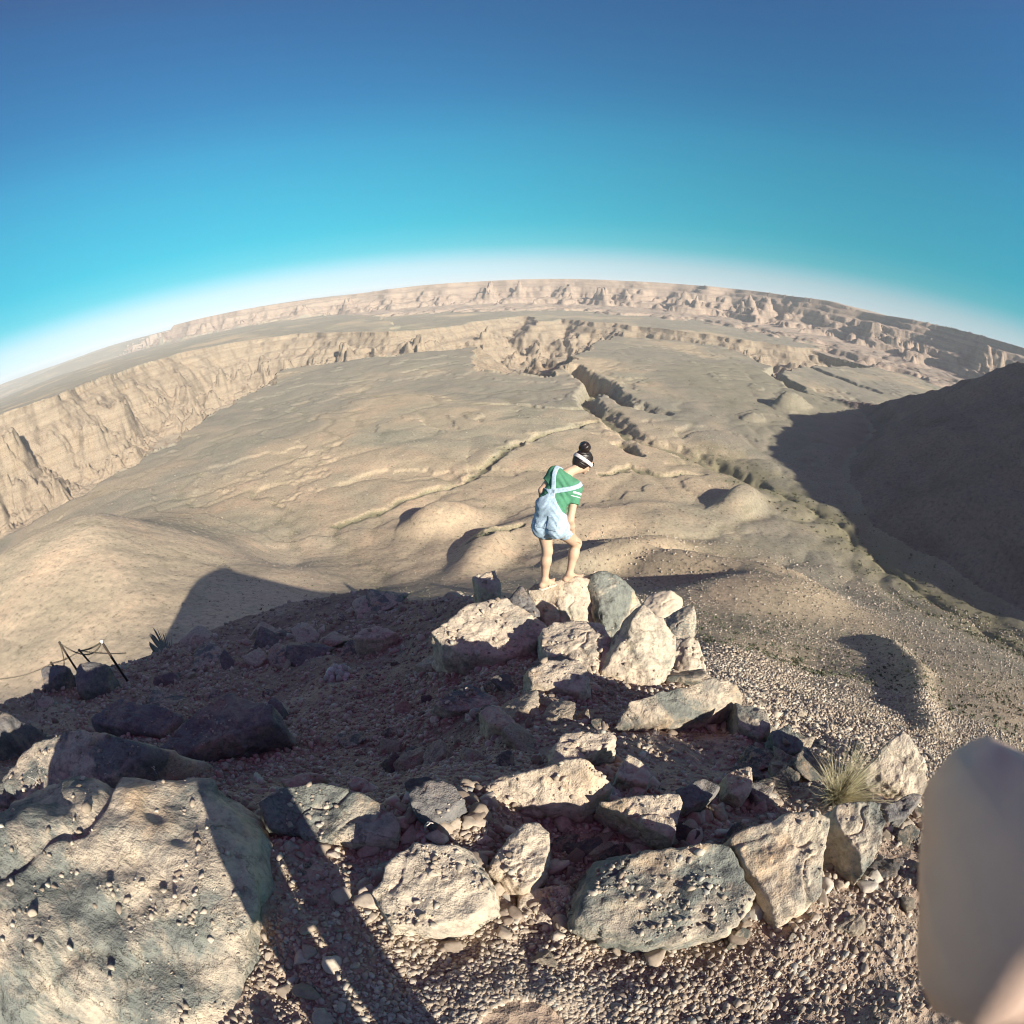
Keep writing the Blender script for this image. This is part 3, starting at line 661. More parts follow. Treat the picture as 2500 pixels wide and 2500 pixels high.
# label, category name, material, outline of the top on the print (x, y) with one height above the ground (or one each), extras
ROCKS = [
 ('huge flat slab with tan and grey lichen blotches filling the lower left corner', 'boulder', R_GREY, .15, [(-160, 1640), (17, 1545), (62, 1526), (112, 1507), (196, 1496), (280, 1494), (376, 1486), (404, 1500), (420, 1548), (434, 1632), (448, 1688), (455, 1800), (410, 1930), (200, 2010), (-120, 1960)], 6),
 ('broad cracked slab just behind the huge corner slab, half in its shadow', 'boulder', R_GREY, .16, [(14, 1467), (56, 1419), (95, 1400), (179, 1384), (286, 1419), (390, 1446), (420, 1470), (300, 1500), (110, 1520), (50, 1505)], 6),
 ('small grey stone wedged against the left edge between two broad slabs', 'rock', R_GREY, .14, [(-20, 1480), (36, 1472), (64, 1503), (36, 1520), (-10, 1515)], 5),
 ('sunlit rock tip poking in at the left edge above the cracked slab', 'rock', R_PALE, .42, [(-50, 1325), (10, 1343), (14, 1358), (-20, 1372), (-60, 1370)], 5),
 ('low slab crossed by the shadow of the photographer\'s legs', 'boulder', R_GREY, .13, [(478, 1508), (525, 1492), (590, 1501), (646, 1489), (712, 1519), (742, 1556), (735, 1590), (680, 1588), (560, 1572), (490, 1560)], 6),
 ('little rock with one lit facet above the low leg-shadow slab', 'rock', R_PALE, .15, [(531, 1472), (584, 1457), (611, 1464), (596, 1484), (550, 1488)], 5),
 ('tiny half-lit rock beside the pale dead twig', 'rock', R_PALE, .12, [(655, 1477), (671, 1464), (696, 1471), (690, 1489), (664, 1490)], 4),
 ('dark rounded rock with one lit triangular face left of the long tan wedge', 'rock', R_DARK, .22, [(771, 1500), (786, 1478), (825, 1472), (856, 1486), (873, 1509), (850, 1531), (814, 1548), (788, 1528)], 5),
 ('long tan wedge-shaped boulder with a raised right end in the middle foreground', 'boulder', R_PALE, [.22, .24, .26, .30, .36, .42, .40, .34, .26, .22, .20, .20, .18, .16, .18], [(917, 1483), (944, 1472), (966, 1457), (1045, 1447), (1081, 1439), (1095, 1427), (1120, 1436), (1123, 1456), (1148, 1481), (1145, 1492), (1129, 1506), (1095, 1537), (1053, 1523), (997, 1523), (940, 1509)], 6),
 ('blocky rock behind the tan wedge, its right half in shadow', 'boulder', R_PALE, .22, [(1043, 1436), (1047, 1405), (1067, 1383), (1095, 1386), (1143, 1383), (1165, 1391), (1140, 1408), (1095, 1430)], 5),
 ('knobbly lit stone standing alone on shaded gravel right of the tan wedge', 'rock', R_PALE, .20, [(1165, 1447), (1187, 1425), (1201, 1433), (1229, 1461), (1218, 1477), (1190, 1477), (1165, 1464)], 5),
 ('pitted wedge with a straight right edge and dark shaded underside', 'boulder', R_PALE, [.30, .34, .36, .40, .40, .34, .30, .30], [(1136, 1513), (1187, 1506), (1221, 1506), (1277, 1500), (1285, 1517), (1269, 1582), (1249, 1572), (1207, 1545)], 6),
 ('upright pale rock with a rounded top at the bottom centre', 'boulder', R_PALE, .26, [(921, 1632), (938, 1610), (975, 1565), (1008, 1555), (1022, 1562), (1032, 1576), (1024, 1596), (1031, 1635), (1011, 1657), (986, 1674), (955, 1668)], 6),
 ('cream block with a vertical crack, left of the upright pale rock at the bottom', 'boulder', R_PALE, .28, [(716, 1692), (733, 1654), (766, 1604), (778, 1596), (814, 1601), (876, 1601), (906, 1635), (925, 1665), (930, 1705), (860, 1740), (740, 1740)], 6),
 ('wide pitted slab with dark holes at the bottom edge, right of centre', 'boulder', R_GREY, .30, [(1106, 1657), (1143, 1626), (1179, 1612), (1224, 1605), (1299, 1604), (1347, 1596), (1372, 1610), (1386, 1640), (1409, 1671), (1412, 1700), (1370, 1750), (1200, 1770), (1080, 1730)], 6),
 ('low flat stone on the bottom edge under the upright pale rock', 'rock', R_PALE, .13, [(984, 1684), (1008, 1674), (1075, 1670), (1082, 1692), (1060, 1745), (975, 1735)], 5),
 ('tilted grey-green boulder split from its neighbour by a dark crack, lower right', 'boulder', R_GREY, [.26, .32, .36, .36, .32, .24, .22, .22], [(1387, 1582), (1479, 1546), (1545, 1526), (1566, 1546), (1556, 1600), (1540, 1690), (1480, 1730), (1410, 1660)], 6),
 ('square-edged boulder in front of the dry grass tuft', 'boulder', R_GREY, .36, [(1575, 1520), (1663, 1514), (1667, 1538), (1661, 1598), (1639, 1634), (1599, 1622), (1583, 1556)], 6),
 ('pointed pebble-strewn boulder beside the blurred finger', 'boulder', R_PALE, [.25, .45, .50, .36, .34, .25, .22, .22], [(1633, 1454), (1683, 1390), (1699, 1373), (1751, 1426), (1757, 1448), (1747, 1486), (1707, 1496), (1640, 1482)], 6),
 ('rounded grey rock on the brink above the shaded hollow', 'rock', R_GREY, .24, [(1455, 1382), (1487, 1369), (1511, 1394), (1517, 1414), (1487, 1420), (1463, 1402)], 5),
 ('long low ledge sloping into shade right of the standing woman', 'boulder', R_GREY, [.10, .20, .26, .32, .36, .30, .22, .16, .10], [(1152, 1371), (1193, 1328), (1268, 1310), (1298, 1293), (1334, 1280), (1368, 1290), (1395, 1312), (1300, 1345), (1223, 1362)], 6),
 ('flat grey rock set in the gravel bank behind the long ledge\'s right end', 'rock', R_GREY, .18, [(1391, 1326), (1425, 1328), (1447, 1350), (1455, 1374), (1435, 1388), (1398, 1362)], 5),
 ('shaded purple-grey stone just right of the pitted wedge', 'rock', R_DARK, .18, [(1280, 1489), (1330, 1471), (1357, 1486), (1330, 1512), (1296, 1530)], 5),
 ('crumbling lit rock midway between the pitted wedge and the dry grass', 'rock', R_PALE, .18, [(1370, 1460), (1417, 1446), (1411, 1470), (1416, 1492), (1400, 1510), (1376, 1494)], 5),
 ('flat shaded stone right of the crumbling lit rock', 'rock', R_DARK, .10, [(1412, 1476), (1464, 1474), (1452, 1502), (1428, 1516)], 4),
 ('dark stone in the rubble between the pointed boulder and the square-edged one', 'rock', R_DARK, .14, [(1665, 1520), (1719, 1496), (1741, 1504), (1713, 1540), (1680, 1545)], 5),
 ('large pebbly slab at the left end of the woman\'s outcrop', 'boulder', R_PALE, [.34, .44, .54, .56, .52, .40, .30, .26, .28, .30], [(826, 1190), (851, 1172), (902, 1136), (932, 1128), (950, 1139), (1013, 1172), (1026, 1204), (960, 1232), (880, 1227), (848, 1220)], 6),
 ('dark pointed slab leaning behind the woman\'s left foot', 'rock', R_DARK, .62, [(953, 1138), (983, 1109), (1001, 1128), (1020, 1160), (1001, 1171), (975, 1162)], 5),
 ('cream and grey boulder that the woman stands on', 'boulder', R_PALE, 'STAND', [(1008, 1119), (1020, 1108), (1061, 1104), (1096, 1095), (1116, 1101), (1137, 1142), (1130, 1174), (1073, 1171), (1043, 1186), (1026, 1174)], 6),
 ('tall grey boulder right of the woman, edging a dark cleft', 'boulder', R_GREY, [.62, .68, .62, .52, .46, .42, .36, .34, .40, .55], [(1104, 1092), (1122, 1077), (1169, 1091), (1193, 1127), (1203, 1139), (1188, 1147), (1160, 1182), (1148, 1191), (1138, 1175), (1122, 1104)], 6),
 ('broad angular boulder across the dark cleft from the woman', 'boulder', R_PALE, [.46, .44, .36, .24, .14, .16, .22, .30, .38, .44], [(1205, 1147), (1234, 1166), (1268, 1199), (1259, 1238), (1232, 1283), (1190, 1265), (1146, 1259), (1155, 1235), (1164, 1207), (1192, 1165)], 6),
 ('round-topped rock at the back right of the woman\'s outcrop', 'rock', R_PALE, .34, [(1217, 1133), (1241, 1116), (1265, 1115), (1283, 1130), (1268, 1154), (1241, 1160), (1223, 1148)], 5),
 ('grey rock with a bright chipped edge at the right end of the outcrop', 'rock', R_GREY, .34, [(1250, 1172), (1283, 1154), (1307, 1145), (1311, 1178), (1295, 1204), (1268, 1201)], 5),
 ('pale flaky rock lowest at the right end of the outcrop', 'rock', R_PALE, .26, [(1274, 1235), (1301, 1205), (1322, 1220), (1329, 1253), (1313, 1270), (1283, 1262)], 5),
 ('sunlit rounded block at the foot of the outcrop, below the woman', 'boulder', R_PALE, .26, [(1001, 1264), (1043, 1245), (1088, 1248), (1109, 1271), (1106, 1295), (1091, 1303), (1061, 1290), (1013, 1286)], 5),
 ('pebble-covered block directly under the boulder the woman stands on', 'boulder', R_PALE, .26, [(1028, 1178), (1073, 1172), (1130, 1175), (1146, 1211), (1140, 1257), (1103, 1252), (1037, 1240)], 6),
 ('thin grey slab tilted on the gravel, left of the small capped stone', 'rock', R_GREY, .22, [(815, 1330), (887, 1291), (920, 1313), (937, 1323), (893, 1339), (850, 1341)], 5),
 ('small capped stone lit on top in the gravel, below the tilted grey slab', 'rock', R_PALE, .18, [(905, 1341), (941, 1328), (956, 1343), (974, 1366), (962, 1379), (921, 1363)], 5),
 ('single sunlit stone alone in the dark slope left of the outcrop', 'rock', R_PALE, .75, [(672, 1203), (690, 1186), (720, 1183), (745, 1191), (722, 1206)], 5),
 ('sunlit rock on the brink left of the woman\'s feet', 'rock', R_PALE, .62, [(893, 1088), (932, 1081), (940, 1100), (935, 1122), (908, 1106)], 5),
 ('thin pale slab lying between the brink rock and the woman\'s left foot', 'rock', R_PALE, .30, [(945, 1102), (965, 1091), (1006, 1099), (1000, 1108), (975, 1110)], 5),
 ('lit flat rock on the skyline at the far left of the outcrop', 'rock', R_PALE, .34, [(826, 1082), (845, 1077), (862, 1079), (882, 1092), (850, 1102)], 5),
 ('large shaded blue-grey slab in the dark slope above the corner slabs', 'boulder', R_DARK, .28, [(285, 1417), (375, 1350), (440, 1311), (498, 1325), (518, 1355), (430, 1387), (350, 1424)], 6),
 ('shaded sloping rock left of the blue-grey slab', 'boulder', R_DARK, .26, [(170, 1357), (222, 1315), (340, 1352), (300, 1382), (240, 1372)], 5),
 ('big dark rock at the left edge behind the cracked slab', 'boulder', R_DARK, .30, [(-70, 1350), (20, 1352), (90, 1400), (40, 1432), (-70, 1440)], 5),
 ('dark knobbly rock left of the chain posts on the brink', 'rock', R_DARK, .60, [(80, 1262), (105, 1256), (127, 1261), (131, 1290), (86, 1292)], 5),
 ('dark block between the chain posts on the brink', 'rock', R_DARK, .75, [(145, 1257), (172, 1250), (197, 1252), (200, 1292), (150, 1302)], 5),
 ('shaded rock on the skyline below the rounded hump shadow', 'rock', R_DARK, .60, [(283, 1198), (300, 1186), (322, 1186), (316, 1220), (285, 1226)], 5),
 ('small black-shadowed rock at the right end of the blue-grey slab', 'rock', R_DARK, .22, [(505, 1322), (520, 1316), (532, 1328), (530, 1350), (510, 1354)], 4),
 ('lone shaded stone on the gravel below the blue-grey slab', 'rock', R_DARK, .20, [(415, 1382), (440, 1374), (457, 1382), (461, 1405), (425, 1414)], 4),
]
STAND_Z = -3.06
rock_objs, rock_geo = [], []
for k, (lab, nm, mt, h, outline, sub) in enumerate(ROCKS):
    top = []
    hs = [.34] * len(outline) if h == 'STAND' else h if isinstance(h, list) else [h] * len(outline)
    hs = [q * .66 for q in hs]; hm = sum(hs) / len(hs)
    jb = max(range(len(outline)), key=lambda q: min(outline[q][1], 1690))
    jb_px = (outline[jb][0], min(outline[jb][1], 1700))
    p0 = hit(jb_px[0], jb_px[1], hm * .45)                         # the near lip of the rock's top
    R0 = math.hypot(p0[0], p0[1]); D0 = np.linalg.norm(p0)
    wide = (max(q[0] for q in outline) - min(q[0] for q in outline)) / LENS * D0
    zp = p0[2] + hm * .15
    ocx, ocy = sum(q[0] for q in outline) / len(outline), sum(q[1] for q in outline) / len(outline)
    for j, (px, py) in enumerate(outline):
        gw = 1.15 if ocy < 1310 else 1.08
        px, py = ocx + (px - ocx) * gw, ocy + (py - ocy) * gw
        d = ray(px, py); hd = math.hypot(d[0], d[1])
        zt = zp + (hs[j] - hm)
        if h == 'STAND': zt = STAND_Z - .035 if py < 1125 else STAND_Z - .30
        t = zt / d[2] if d[2] < 0 else 1e9
        rr = t * hd
        lo_, hi_ = (R0 - .2 * wide, R0 + (.9 if h != 'STAND' else .6) * wide + .05) if py < 1700 else (0, 9)
        rr = min(max(rr, lo_), hi_)
        top.append(d * (rr / hd))
    top = np.array(top)
    c = top.mean(0)
    base = []
    for p in top:
        q = p.copy(); q[:2] = c[:2] + (p[:2] - c[:2]) * 1.06
        q[2] = min(gz(q[0], q[1])[0], gz(p[0], p[1])[0], p[2]) - .12
        base.append(q)
    o3 = np.concatenate([top, np.array(base)])
    o3[:, 2] += 0
    lo = c.copy(); lo[2] = np.array(base)[:, 2].mean()
    V, F = rock_shape(o3, sub, 70, .042, 11 * k + 3, .6, 0 if h == 'STAND' else 7)
    origin = np.array([c[0], c[1], lo[2]])
    ob = mesh_obj(nm, V - origin, F, mt)
    ob.location = origin
    ob['label'] = lab; ob['category'] = nm
    rock_objs.append(ob); rock_geo.append((V, F))

# ------------------------------------------------------------------ gravel
from mathutils.bvhtree import BVHTree
RV = np.concatenate([v for v, f in rock_geo]); off = np.cumsum([0] + [len(v) for v, f in rock_geo])[:-1]
RF = np.concatenate([f + o for (v, f), o in zip(rock_geo, off)])
rock_tree = BVHTree.FromPolygons([tuple(v) for v in RV], [tuple(int(i) for i in f) for f in RF])
def settle(x, y):
    """height, normal and whether it lies on a rock"""
    z = float(gz(x, y)[0])
    h = rock_tree.ray_cast(Vector((x, y, z + 3)), Vector((0, 0, -1)), 4)
    if h[0] is not None and h[0].z > z - .01: return h[0].z, h[1], True
    return z, None, False
def pebble_base(n):
    out = []
    for k in range(n):
        V, F = ico(1) if k % 3 else ico(2)
        g = np.random.default_rng(100 + k)
        N = g.normal(size=(7, 3)); N /= np.linalg.norm(N, axis=1)[:, None]
        D = g.uniform(.38, .95, 7)
        q = np.maximum(V @ N.T / D, 1e-3)
        r = np.minimum(1.0 / q.max(1), 1.25)
        out.append((V * r[:, None] * np.array([1.0, g.uniform(.6, .95), g.uniform(.45, .8)]), F))
    return out
PEB = pebble_base(14)
CHIP = []
for _k in range(10):
    _g = np.random.default_rng(700 + _k); _V, _F = ico(3)
    _N = _g.normal(size=(8, 3)); _N /= np.linalg.norm(_N, axis=1)[:, None]; _q = np.maximum(_V @ _N.T / _g.uniform(.3, .9, 8), 1e-3)
    CHIP.append((_V * np.minimum(1 / _q.max(1), 1.1)[:, None] * np.array([1.15, .9, .6]), _F))
M_GRAVEL, _n, _l, _b = nt('gravel_stone')
_g = _n.new('ShaderNodeNewGeometry')
_rr = ramp(_n, _l, _g.outputs['Random Per Island'], [(0.0, (.23, .18, .14)), (.35, (.35, .285, .22)), (.7, (.43, .36, .285)), (.9, (.52, .45, .36)), (1.0, (.32, .31, .275))])
_f = noise(_n, _l, 60, 4, .7, _g.outputs['Position'])
_fr = ramp(_n, _l, _f.outputs['Fac'], [(.3, (.75, .75, .75)), (.6, (1.05, 1.05, 1.05))])
_l.new(mixc(_n, _l, 1.0, _rr.outputs[0], _fr.outputs[0], 'MULTIPLY'), _b.inputs['Base Color'])
def scatter(n, r0, r1, az0, az1, s0, s1, seed, onrock=.3, smin=.005, smax=.3, power=3.0):
    g = np.random.default_rng(seed)
    az = np.radians(g.uniform(az0, az1, n)); r = np.exp(g.uniform(math.log(r0), math.log(r1), n))
    x, y = r * np.sin(az), r * np.cos(az)
    z = gz(x, y)
    dist = np.sqrt(r * r + z * z)
    # patchy density
    keep = g.random(n) < .45 + .75 * np.clip(fbm(x / (.35 * np.maximum(r, .6)), y / (.35 * np.maximum(r, .6)), 3, seed) + .35, 0, 1)
    size = np.clip(dist * (s0 + (s1 - s0) * g.random(n) ** power), smin, smax)
    VV, FF, cnt = [], [], 0
    for i in np.where(keep)[0]:
        zi = z[i]
        if r[i] < 9:
            h = rock_tree.ray_cast(Vector((x[i], y[i], zi + 3)), Vector((0, 0, -1)), 4)
            if h[0] is not None and h[0].z > zi - .01:
                if h[1].z < .62 or g.random() > onrock: continue
                if fbm(np.array([x[i] * 3.0]), np.array([y[i] * 3.0]), 2, 77)[0] < -.02: continue
                zi = h[0].z
        V, F = PEB[g.integers(len(PEB))]
        a = g.uniform(0, 6.283); t = g.normal(0, .35)
        ca, sa, ct, st = math.cos(a), math.sin(a), math.cos(t), math.sin(t)
        M = np.array([[ca, -sa * ct, sa * st], [sa, ca * ct, -ca * st], [0, st, ct]])
        VV.append((V * size[i]) @ M.T + (x[i], y[i], zi + size[i] * .12)); FF.append(F + cnt); cnt += len(V)
    return np.concatenate(VV), np.concatenate(FF)
A = [scatter(56000, .12, 4.0, -105, 105, .0020, .0095, 1, .22), scatter(42000, 2.2, 14, -80, 80, .0018, .0078, 2, .25), scatter(26000, 9, 70, 14, 86, .0016, .0060, 3, smax=.5), scatter(3000, .4, 12, -100, 100, .006, .013, 4, .10), scatter(30000, 45, 420, 10, 86, .0010, .0036, 6, smax=1.6), scatter(15000, 120, 900, -70, 30, .0006, .0018, 7, smax=1.4)]
g = np.random.default_rng(55)
VV, FF, cnt = [], [], 0
for v, f in rock_geo:                                              # chips gathered round the foot of every rock
    c = v.mean(0); e = (v.max(0) - v.min(0)) / 2
    for _ in range(int(60 + 90 * min(e[0] * e[1] * 6, 4))):
        a = g.uniform(0, 6.283); q = g.uniform(.80, 1.35)
        px_, py_ = c[0] + e[0] * q * math.cos(a), c[1] + e[1] * q * math.sin(a)
        z0, nn, on = settle(px_, py_)
        if on: continue
        sz = .010 + .036 * g.random() ** 2.4
        V, F = CHIP[g.integers(len(CHIP))]; t = g.uniform(0, 6.283); M = np.array([[math.cos(t), -math.sin(t), 0], [math.sin(t), math.cos(t), 0], [0, 0, 1]])
        VV.append((V * sz) @ M.T + (px_, py_, z0 + sz * .25)); FF.append(F + cnt); cnt += len(V)
A.append((np.concatenate(VV), np.concatenate(FF)))
cnt = 0; VV, FF = [], []
for v, f in A: VV.append(v); FF.append(f + cnt); cnt += len(v)
gv = mesh_obj('gravel', np.concatenate(VV), np.concatenate(FF), M_GRAVEL, smooth_=False)
gv['kind'] = 'stuff'; gv['label'] = 'loose angular gravel and stone chips covering the slope'
# ------------------------------------------------------------------ people: smooth bodies grown from tapered limbs
def cone_sdf(P, a, b, ra, rb):
    a = np.asarray(a, float); b = np.asarray(b, float)
    ba = b - a; L2 = float(ba @ ba) + 1e-12
    t = np.clip((P - a) @ ba / L2, 0, 1)
    return np.linalg.norm(P - a - t[:, None] * ba, axis=1) - (ra + (rb - ra) * t)
def ell_sdf(P, c, R, rad):
    q = (P - np.asarray(c, float)) @ np.asarray(R, float).T / np.asarray(rad, float)          # rows of R: the ellipsoid's axes
    k = np.linalg.norm(q, axis=1)
    return (k - 1) * min(rad) * (0.5 + 0.5 * np.clip(k, .5, 1.5))
def smin(a, b, k):
    h = np.clip(.5 + .5 * (b - a) / k, 0, 1)
    return b + (a - b) * h - k * h * (1 - h)
def union(P, prims, k=.03):
    d = None
    for p in prims:
        if isinstance(p[0], str): e = ell_sdf(P, *p[1:4]); kk = p[4] if len(p) > 4 else k
        else: e = cone_sdf(P, *p[:4]); kk = p[4] if len(p) > 4 else k
        d = e if d is None else smin(d, e, kk)
    return d
def surface(fn, lo, hi, h):
    """surface nets: one closed smooth mesh of the zero level of fn"""
    lo = np.asarray(lo, float); hi = np.asarray(hi, float)
    n = np.ceil((hi - lo) / h).astype(int) + 1
    gx, gy, gz_ = [lo[i] + h * np.arange(n[i]) for i in range(3)]
    G = np.stack(np.meshgrid(gx, gy, gz_, indexing='ij'), -1).reshape(-1, 3)
    D = np.empty(len(G))
    for i in range(0, len(G), 400000): D[i:i + 400000] = fn(G[i:i + 400000])
    D = D.reshape(n)
    c = [D[a:n[0] - 1 + a, b:n[1] - 1 + b, e:n[2] - 1 + e] for a in (0, 1) for b in (0, 1) for e in (0, 1)]
    offs = [(a, b, e) for a in (0, 1) for b in (0, 1) for e in (0, 1)]
    C = np.stack(c, -1)
    act = (C.min(-1) < 0) & (C.max(-1) >= 0)
    idx = np.full(act.shape, -1, np.int64); ii = np.argwhere(act); idx[act] = np.arange(len(ii))
    Ca = C[act]
    S = np.zeros((len(ii), 3)); W_ = np.zeros(len(ii))
    for p in range(8):
        for q in range(p + 1, 8):
            if sum(abs(offs[p][k] - offs[q][k]) for k in range(3)) != 1: continue
            dp, dq = Ca[:, p], Ca[:, q]
            m = (dp < 0) != (dq < 0)
            t = np.where(m, dp / np.where(m, dp - dq, 1), 0)
            X = np.asarray(offs[p]) + t[:, None] * (np.asarray(offs[q]) - np.asarray(offs[p]))
            S += np.where(m[:, None], X, 0); W_ += m
    V = lo + h * (ii + S / W_[:, None])
    F = []
    for ax in range(3):
        u, v = (ax + 1) % 3, (ax + 2) % 3
        sl0 = [slice(None)] * 3; sl1 = [slice(None)] * 3
        sl0[ax] = slice(0, n[ax] - 1); sl1[ax] = slice(1, n[ax])
        d0, d1 = D[tuple(sl0)] < 0, D[tuple(sl1)] < 0
        for flip in (False, True):
            m = (d0 & ~d1) if not flip else (~d0 & d1)
            e = np.argwhere(m)
            e = e[(e[:, u] > 0) & (e[:, v] > 0) & (e[:, u] < n[u] - 1) & (e[:, v] < n[v] - 1)]
            if not len(e): continue
            def g(du, dv):
                q = e.copy(); q[:, u] += du; q[:, v] += dv; return idx[q[:, 0], q[:, 1], q[:, 2]]
            Q = np.stack([g(-1, -1), g(0, -1), g(0, 0), g(-1, 0)], 1)
            F.append(Q if not flip else Q[:, ::-1])
    F = np.concatenate(F)
    return V, F
def sdf_obj(name, fn, lo, hi, h, mat, parent, origin):
    V, F = surface(fn, lo, hi, h)
    o = mesh_obj(name, V - origin, F, mat)
    if parent: o.parent = parent
    return o
def flat_mat(name, col, rough=.8, spec=.2, sub=0.0, nz=None):
    m, n, l, b = nt(name)
    b.inputs['Roughness'].default_value = rough; b.inputs['Specular IOR Level'].default_value = spec
    tc = n.new('ShaderNodeTexCoord')
    s_, amp = nz or (40, .12)
    t = noise(n, l, s_, 5, .65, tc.outputs['Object'])
    r = ramp(n, l, t.outputs['Fac'], [(.3, tuple(max(0, c * (1 - amp)) for c in col)), (.7, tuple(c * (1 + amp) for c in col))])
    l.new(r.outputs[0], b.inputs['Base Color'])
    bump(n, l, b, t.outputs['Fac'], .15, .004)
    if sub: b.inputs['Subsurface Weight'].default_value = sub; b.inputs['Subsurface Radius'].default_value = (.012, .005, .003)
    return m
M_SKIN = flat_mat('skin', (.50, .325, .225), .55, .35, .12, (25, .06))
M_TEE = flat_mat('green_cotton', (.075, .21, .125), .9, .1, 0, (30, .12))
M_DENIM = flat_mat('pale_denim', (.34, .43, .51), .9, .1, 0, (45, .28))
M_HAIR = flat_mat('dark_brown_hair', (.018, .011, .010), .38, .5, 0, (90, .5))
M_BAND = flat_mat('patterned_headband', (.52, .47, .47), .85, .1, 0, (160, .55))
M_WHITE = flat_mat('white_trim', (.72, .70, .68), .9, .1)
M_SOLE = flat_mat('beige_sandal', (.50, .42, .33), .8, .2)
M_DARKG = flat_mat('dark_lens', (.012, .010, .010), .2, .5)
M_TROUS = flat_mat('dark_trousers', (.05, .055, .065), .9, .1)
M_JACK = flat_mat('brown_jacket', (.10, .075, .06), .9, .1)
M_TAN = flat_mat('tan_skin', (.62, .44, .35), .55, .3, .1, (25, .08))

def nrm(v): v = np.asarray(v, float); return v / np.linalg.norm(v)
def hand_prims(wrist, d, side, palm_n, s=1.0, curl=(.25, .35, .4, .5), spread=.12, thumb=.9):
    """palm, four unequal bent fingers, a thumb from the palm's side; d: towards the fingers, side: towards the thumb, palm_n: out of the palm"""
    d, side = nrm(d), nrm(side); palm_n = nrm(palm_n)
    out = []
    w = np.asarray(wrist, float)
    for k, (o, ln, r) in enumerate([(.027, .072, .0085), (.009, .080, .0088), (-.009, .074, .0084), (-.026, .058, .0074)]):
        kn = w + d * (.088 - abs(o) * .15) * s + side * o * s
        out.append((w + side * o * .55 * s + d * .012 * s, kn, .0150 * s, .0125 * s, .012))
        a = curl[k]; dd = nrm(d + side * o * spread * 8); p = kn
        for seg, f in ((.48, 1.0), (.30, .92), (.22, .82)):
            dd = nrm(dd * math.cos(a) + palm_n * math.sin(a)); q = p + dd * ln * seg * s
            out.append((p, q, r * f * s * 1.03, r * f * s * .94, .0035)); p = q; a *= 1.15
    t0 = w + side * .020 * s + d * .020 * s; t1 = w + side * .046 * s + d * .046 * s + palm_n * .010 * s; t2 = t1 + nrm(d * thumb + side * .35 + palm_n * .35) * .034 * s; t3 = t2 + nrm(d * thumb + side * .05 + palm_n * .45) * .026 * s
    out += [(t0, t1, .0155 * s, .0118 * s, .010), (t1, t2, .0108 * s, .0095 * s, .004), (t2, t3, .0095 * s, .0082 * s, .004)]
    return out

# ---- the woman on the outcrop: joints found from the print (points of a close view) and a depth
def J(zx, zy, y):
    d = ray(958.4 + zx / 5.814, 811.6 + zy / 5.814)
    return d * (y / d[1])
_fl = onz(958.4 + 405 / 5.814, 811.6 + 1745 / 5.814, STAND_Z + .045); _fr = onz(958.4 + 690 / 5.814, 811.6 + 1690 / 5.814, STAND_Z + .045)
YL, YR = _fl[1], _fr[1]
YM = (YL + YR) / 2
a_l, a_r = J(402, 1680, YL), J(672, 1620, YR)
k_l, k_r = J(432, 1370, YL + .05), J(748, 1285, YR + .13)
h_l, h_r = J(392, 1085, YM + .07), J(545, 1095, YM - .01)
wst = J(470, 880, YM + .07)
chest = J(575, 690, YM + .14)
s_l, s_r = J(512, 520, YM + .22), J(742, 690, YM + .14)
neck0 = J(655, 520, YM + .22)
neck1 = J(765, 470, YM + .29)
headc = J(822, 395, YM + .33)
e_l, e_r = J(372, 715, YM + .16), J(680, 1035, YM - .02)
w_l, w_r = J(368, 850, YM + .36), J(708, 1240, YR + .045)
fwd = nrm([.52, .85, 0])                                             # where the pelvis faces
face = nrm([.80, .42, -.42])
up_h = nrm(np.array([.20, .12, .97]) - face * (np.array([.20, .12, .97]) @ face)); side_h = np.cross(face, up_h)
RH = np.stack([face, side_h, up_h])
toe_l, toe_r = a_l + np.array([.125, .085, -.075]), a_r + np.array([.170, .045, -.070])
heel_l, heel_r = a_l + np.array([-.030, -.025, -.062]), a_r + np.array([-.040, -.012, -.060])
torso = [(h_l, h_r, .088, .088, .04), (h_l + fwd * .0, wst + np.array([-.04, .01, 0]), .088, .076, .05), (h_r, wst + np.array([.04, -.01, 0]), .088, .076, .05),
         (h_l - fwd * .05 + np.array([0, 0, -.02]), h_l - fwd * .05 + np.array([0, 0, -.021]), .072, .072, .04), (h_r - fwd * .05 + np.array([0, 0, -.02]), h_r - fwd * .05 + np.array([0, 0, -.021]), .072, .072, .04),
         (wst + np.array([-.04, .02, 0]), chest + (s_l - chest) * .45, .080, .082, .06), (wst + np.array([.04, -.02, 0]), chest + (s_r - chest) * .45, .080, .082, .06),
         (s_l, s_r, .050, .050, .06), (chest + (s_l - chest) * .6, chest + (s_r - chest) * .6, .072, .072, .06)]
legs = [(h_l + np.array([0, .0, -.02]), k_l, .085, .053, .04), (k_l, k_l + (a_l - k_l) * .35 - fwd * .014, .050, .052, .03), (k_l + (a_l - k_l) * .30 - fwd * .012, a_l, .052, .033, .03),
        (h_r + np.array([0, .0, -.02]), k_r, .088, .054, .04), (k_r, k_r + (a_r - k_r) * .35 - fwd * .014, .051, .053, .03), (k_r + (a_r - k_r) * .30 - fwd * .012, a_r, .053, .033, .03)]
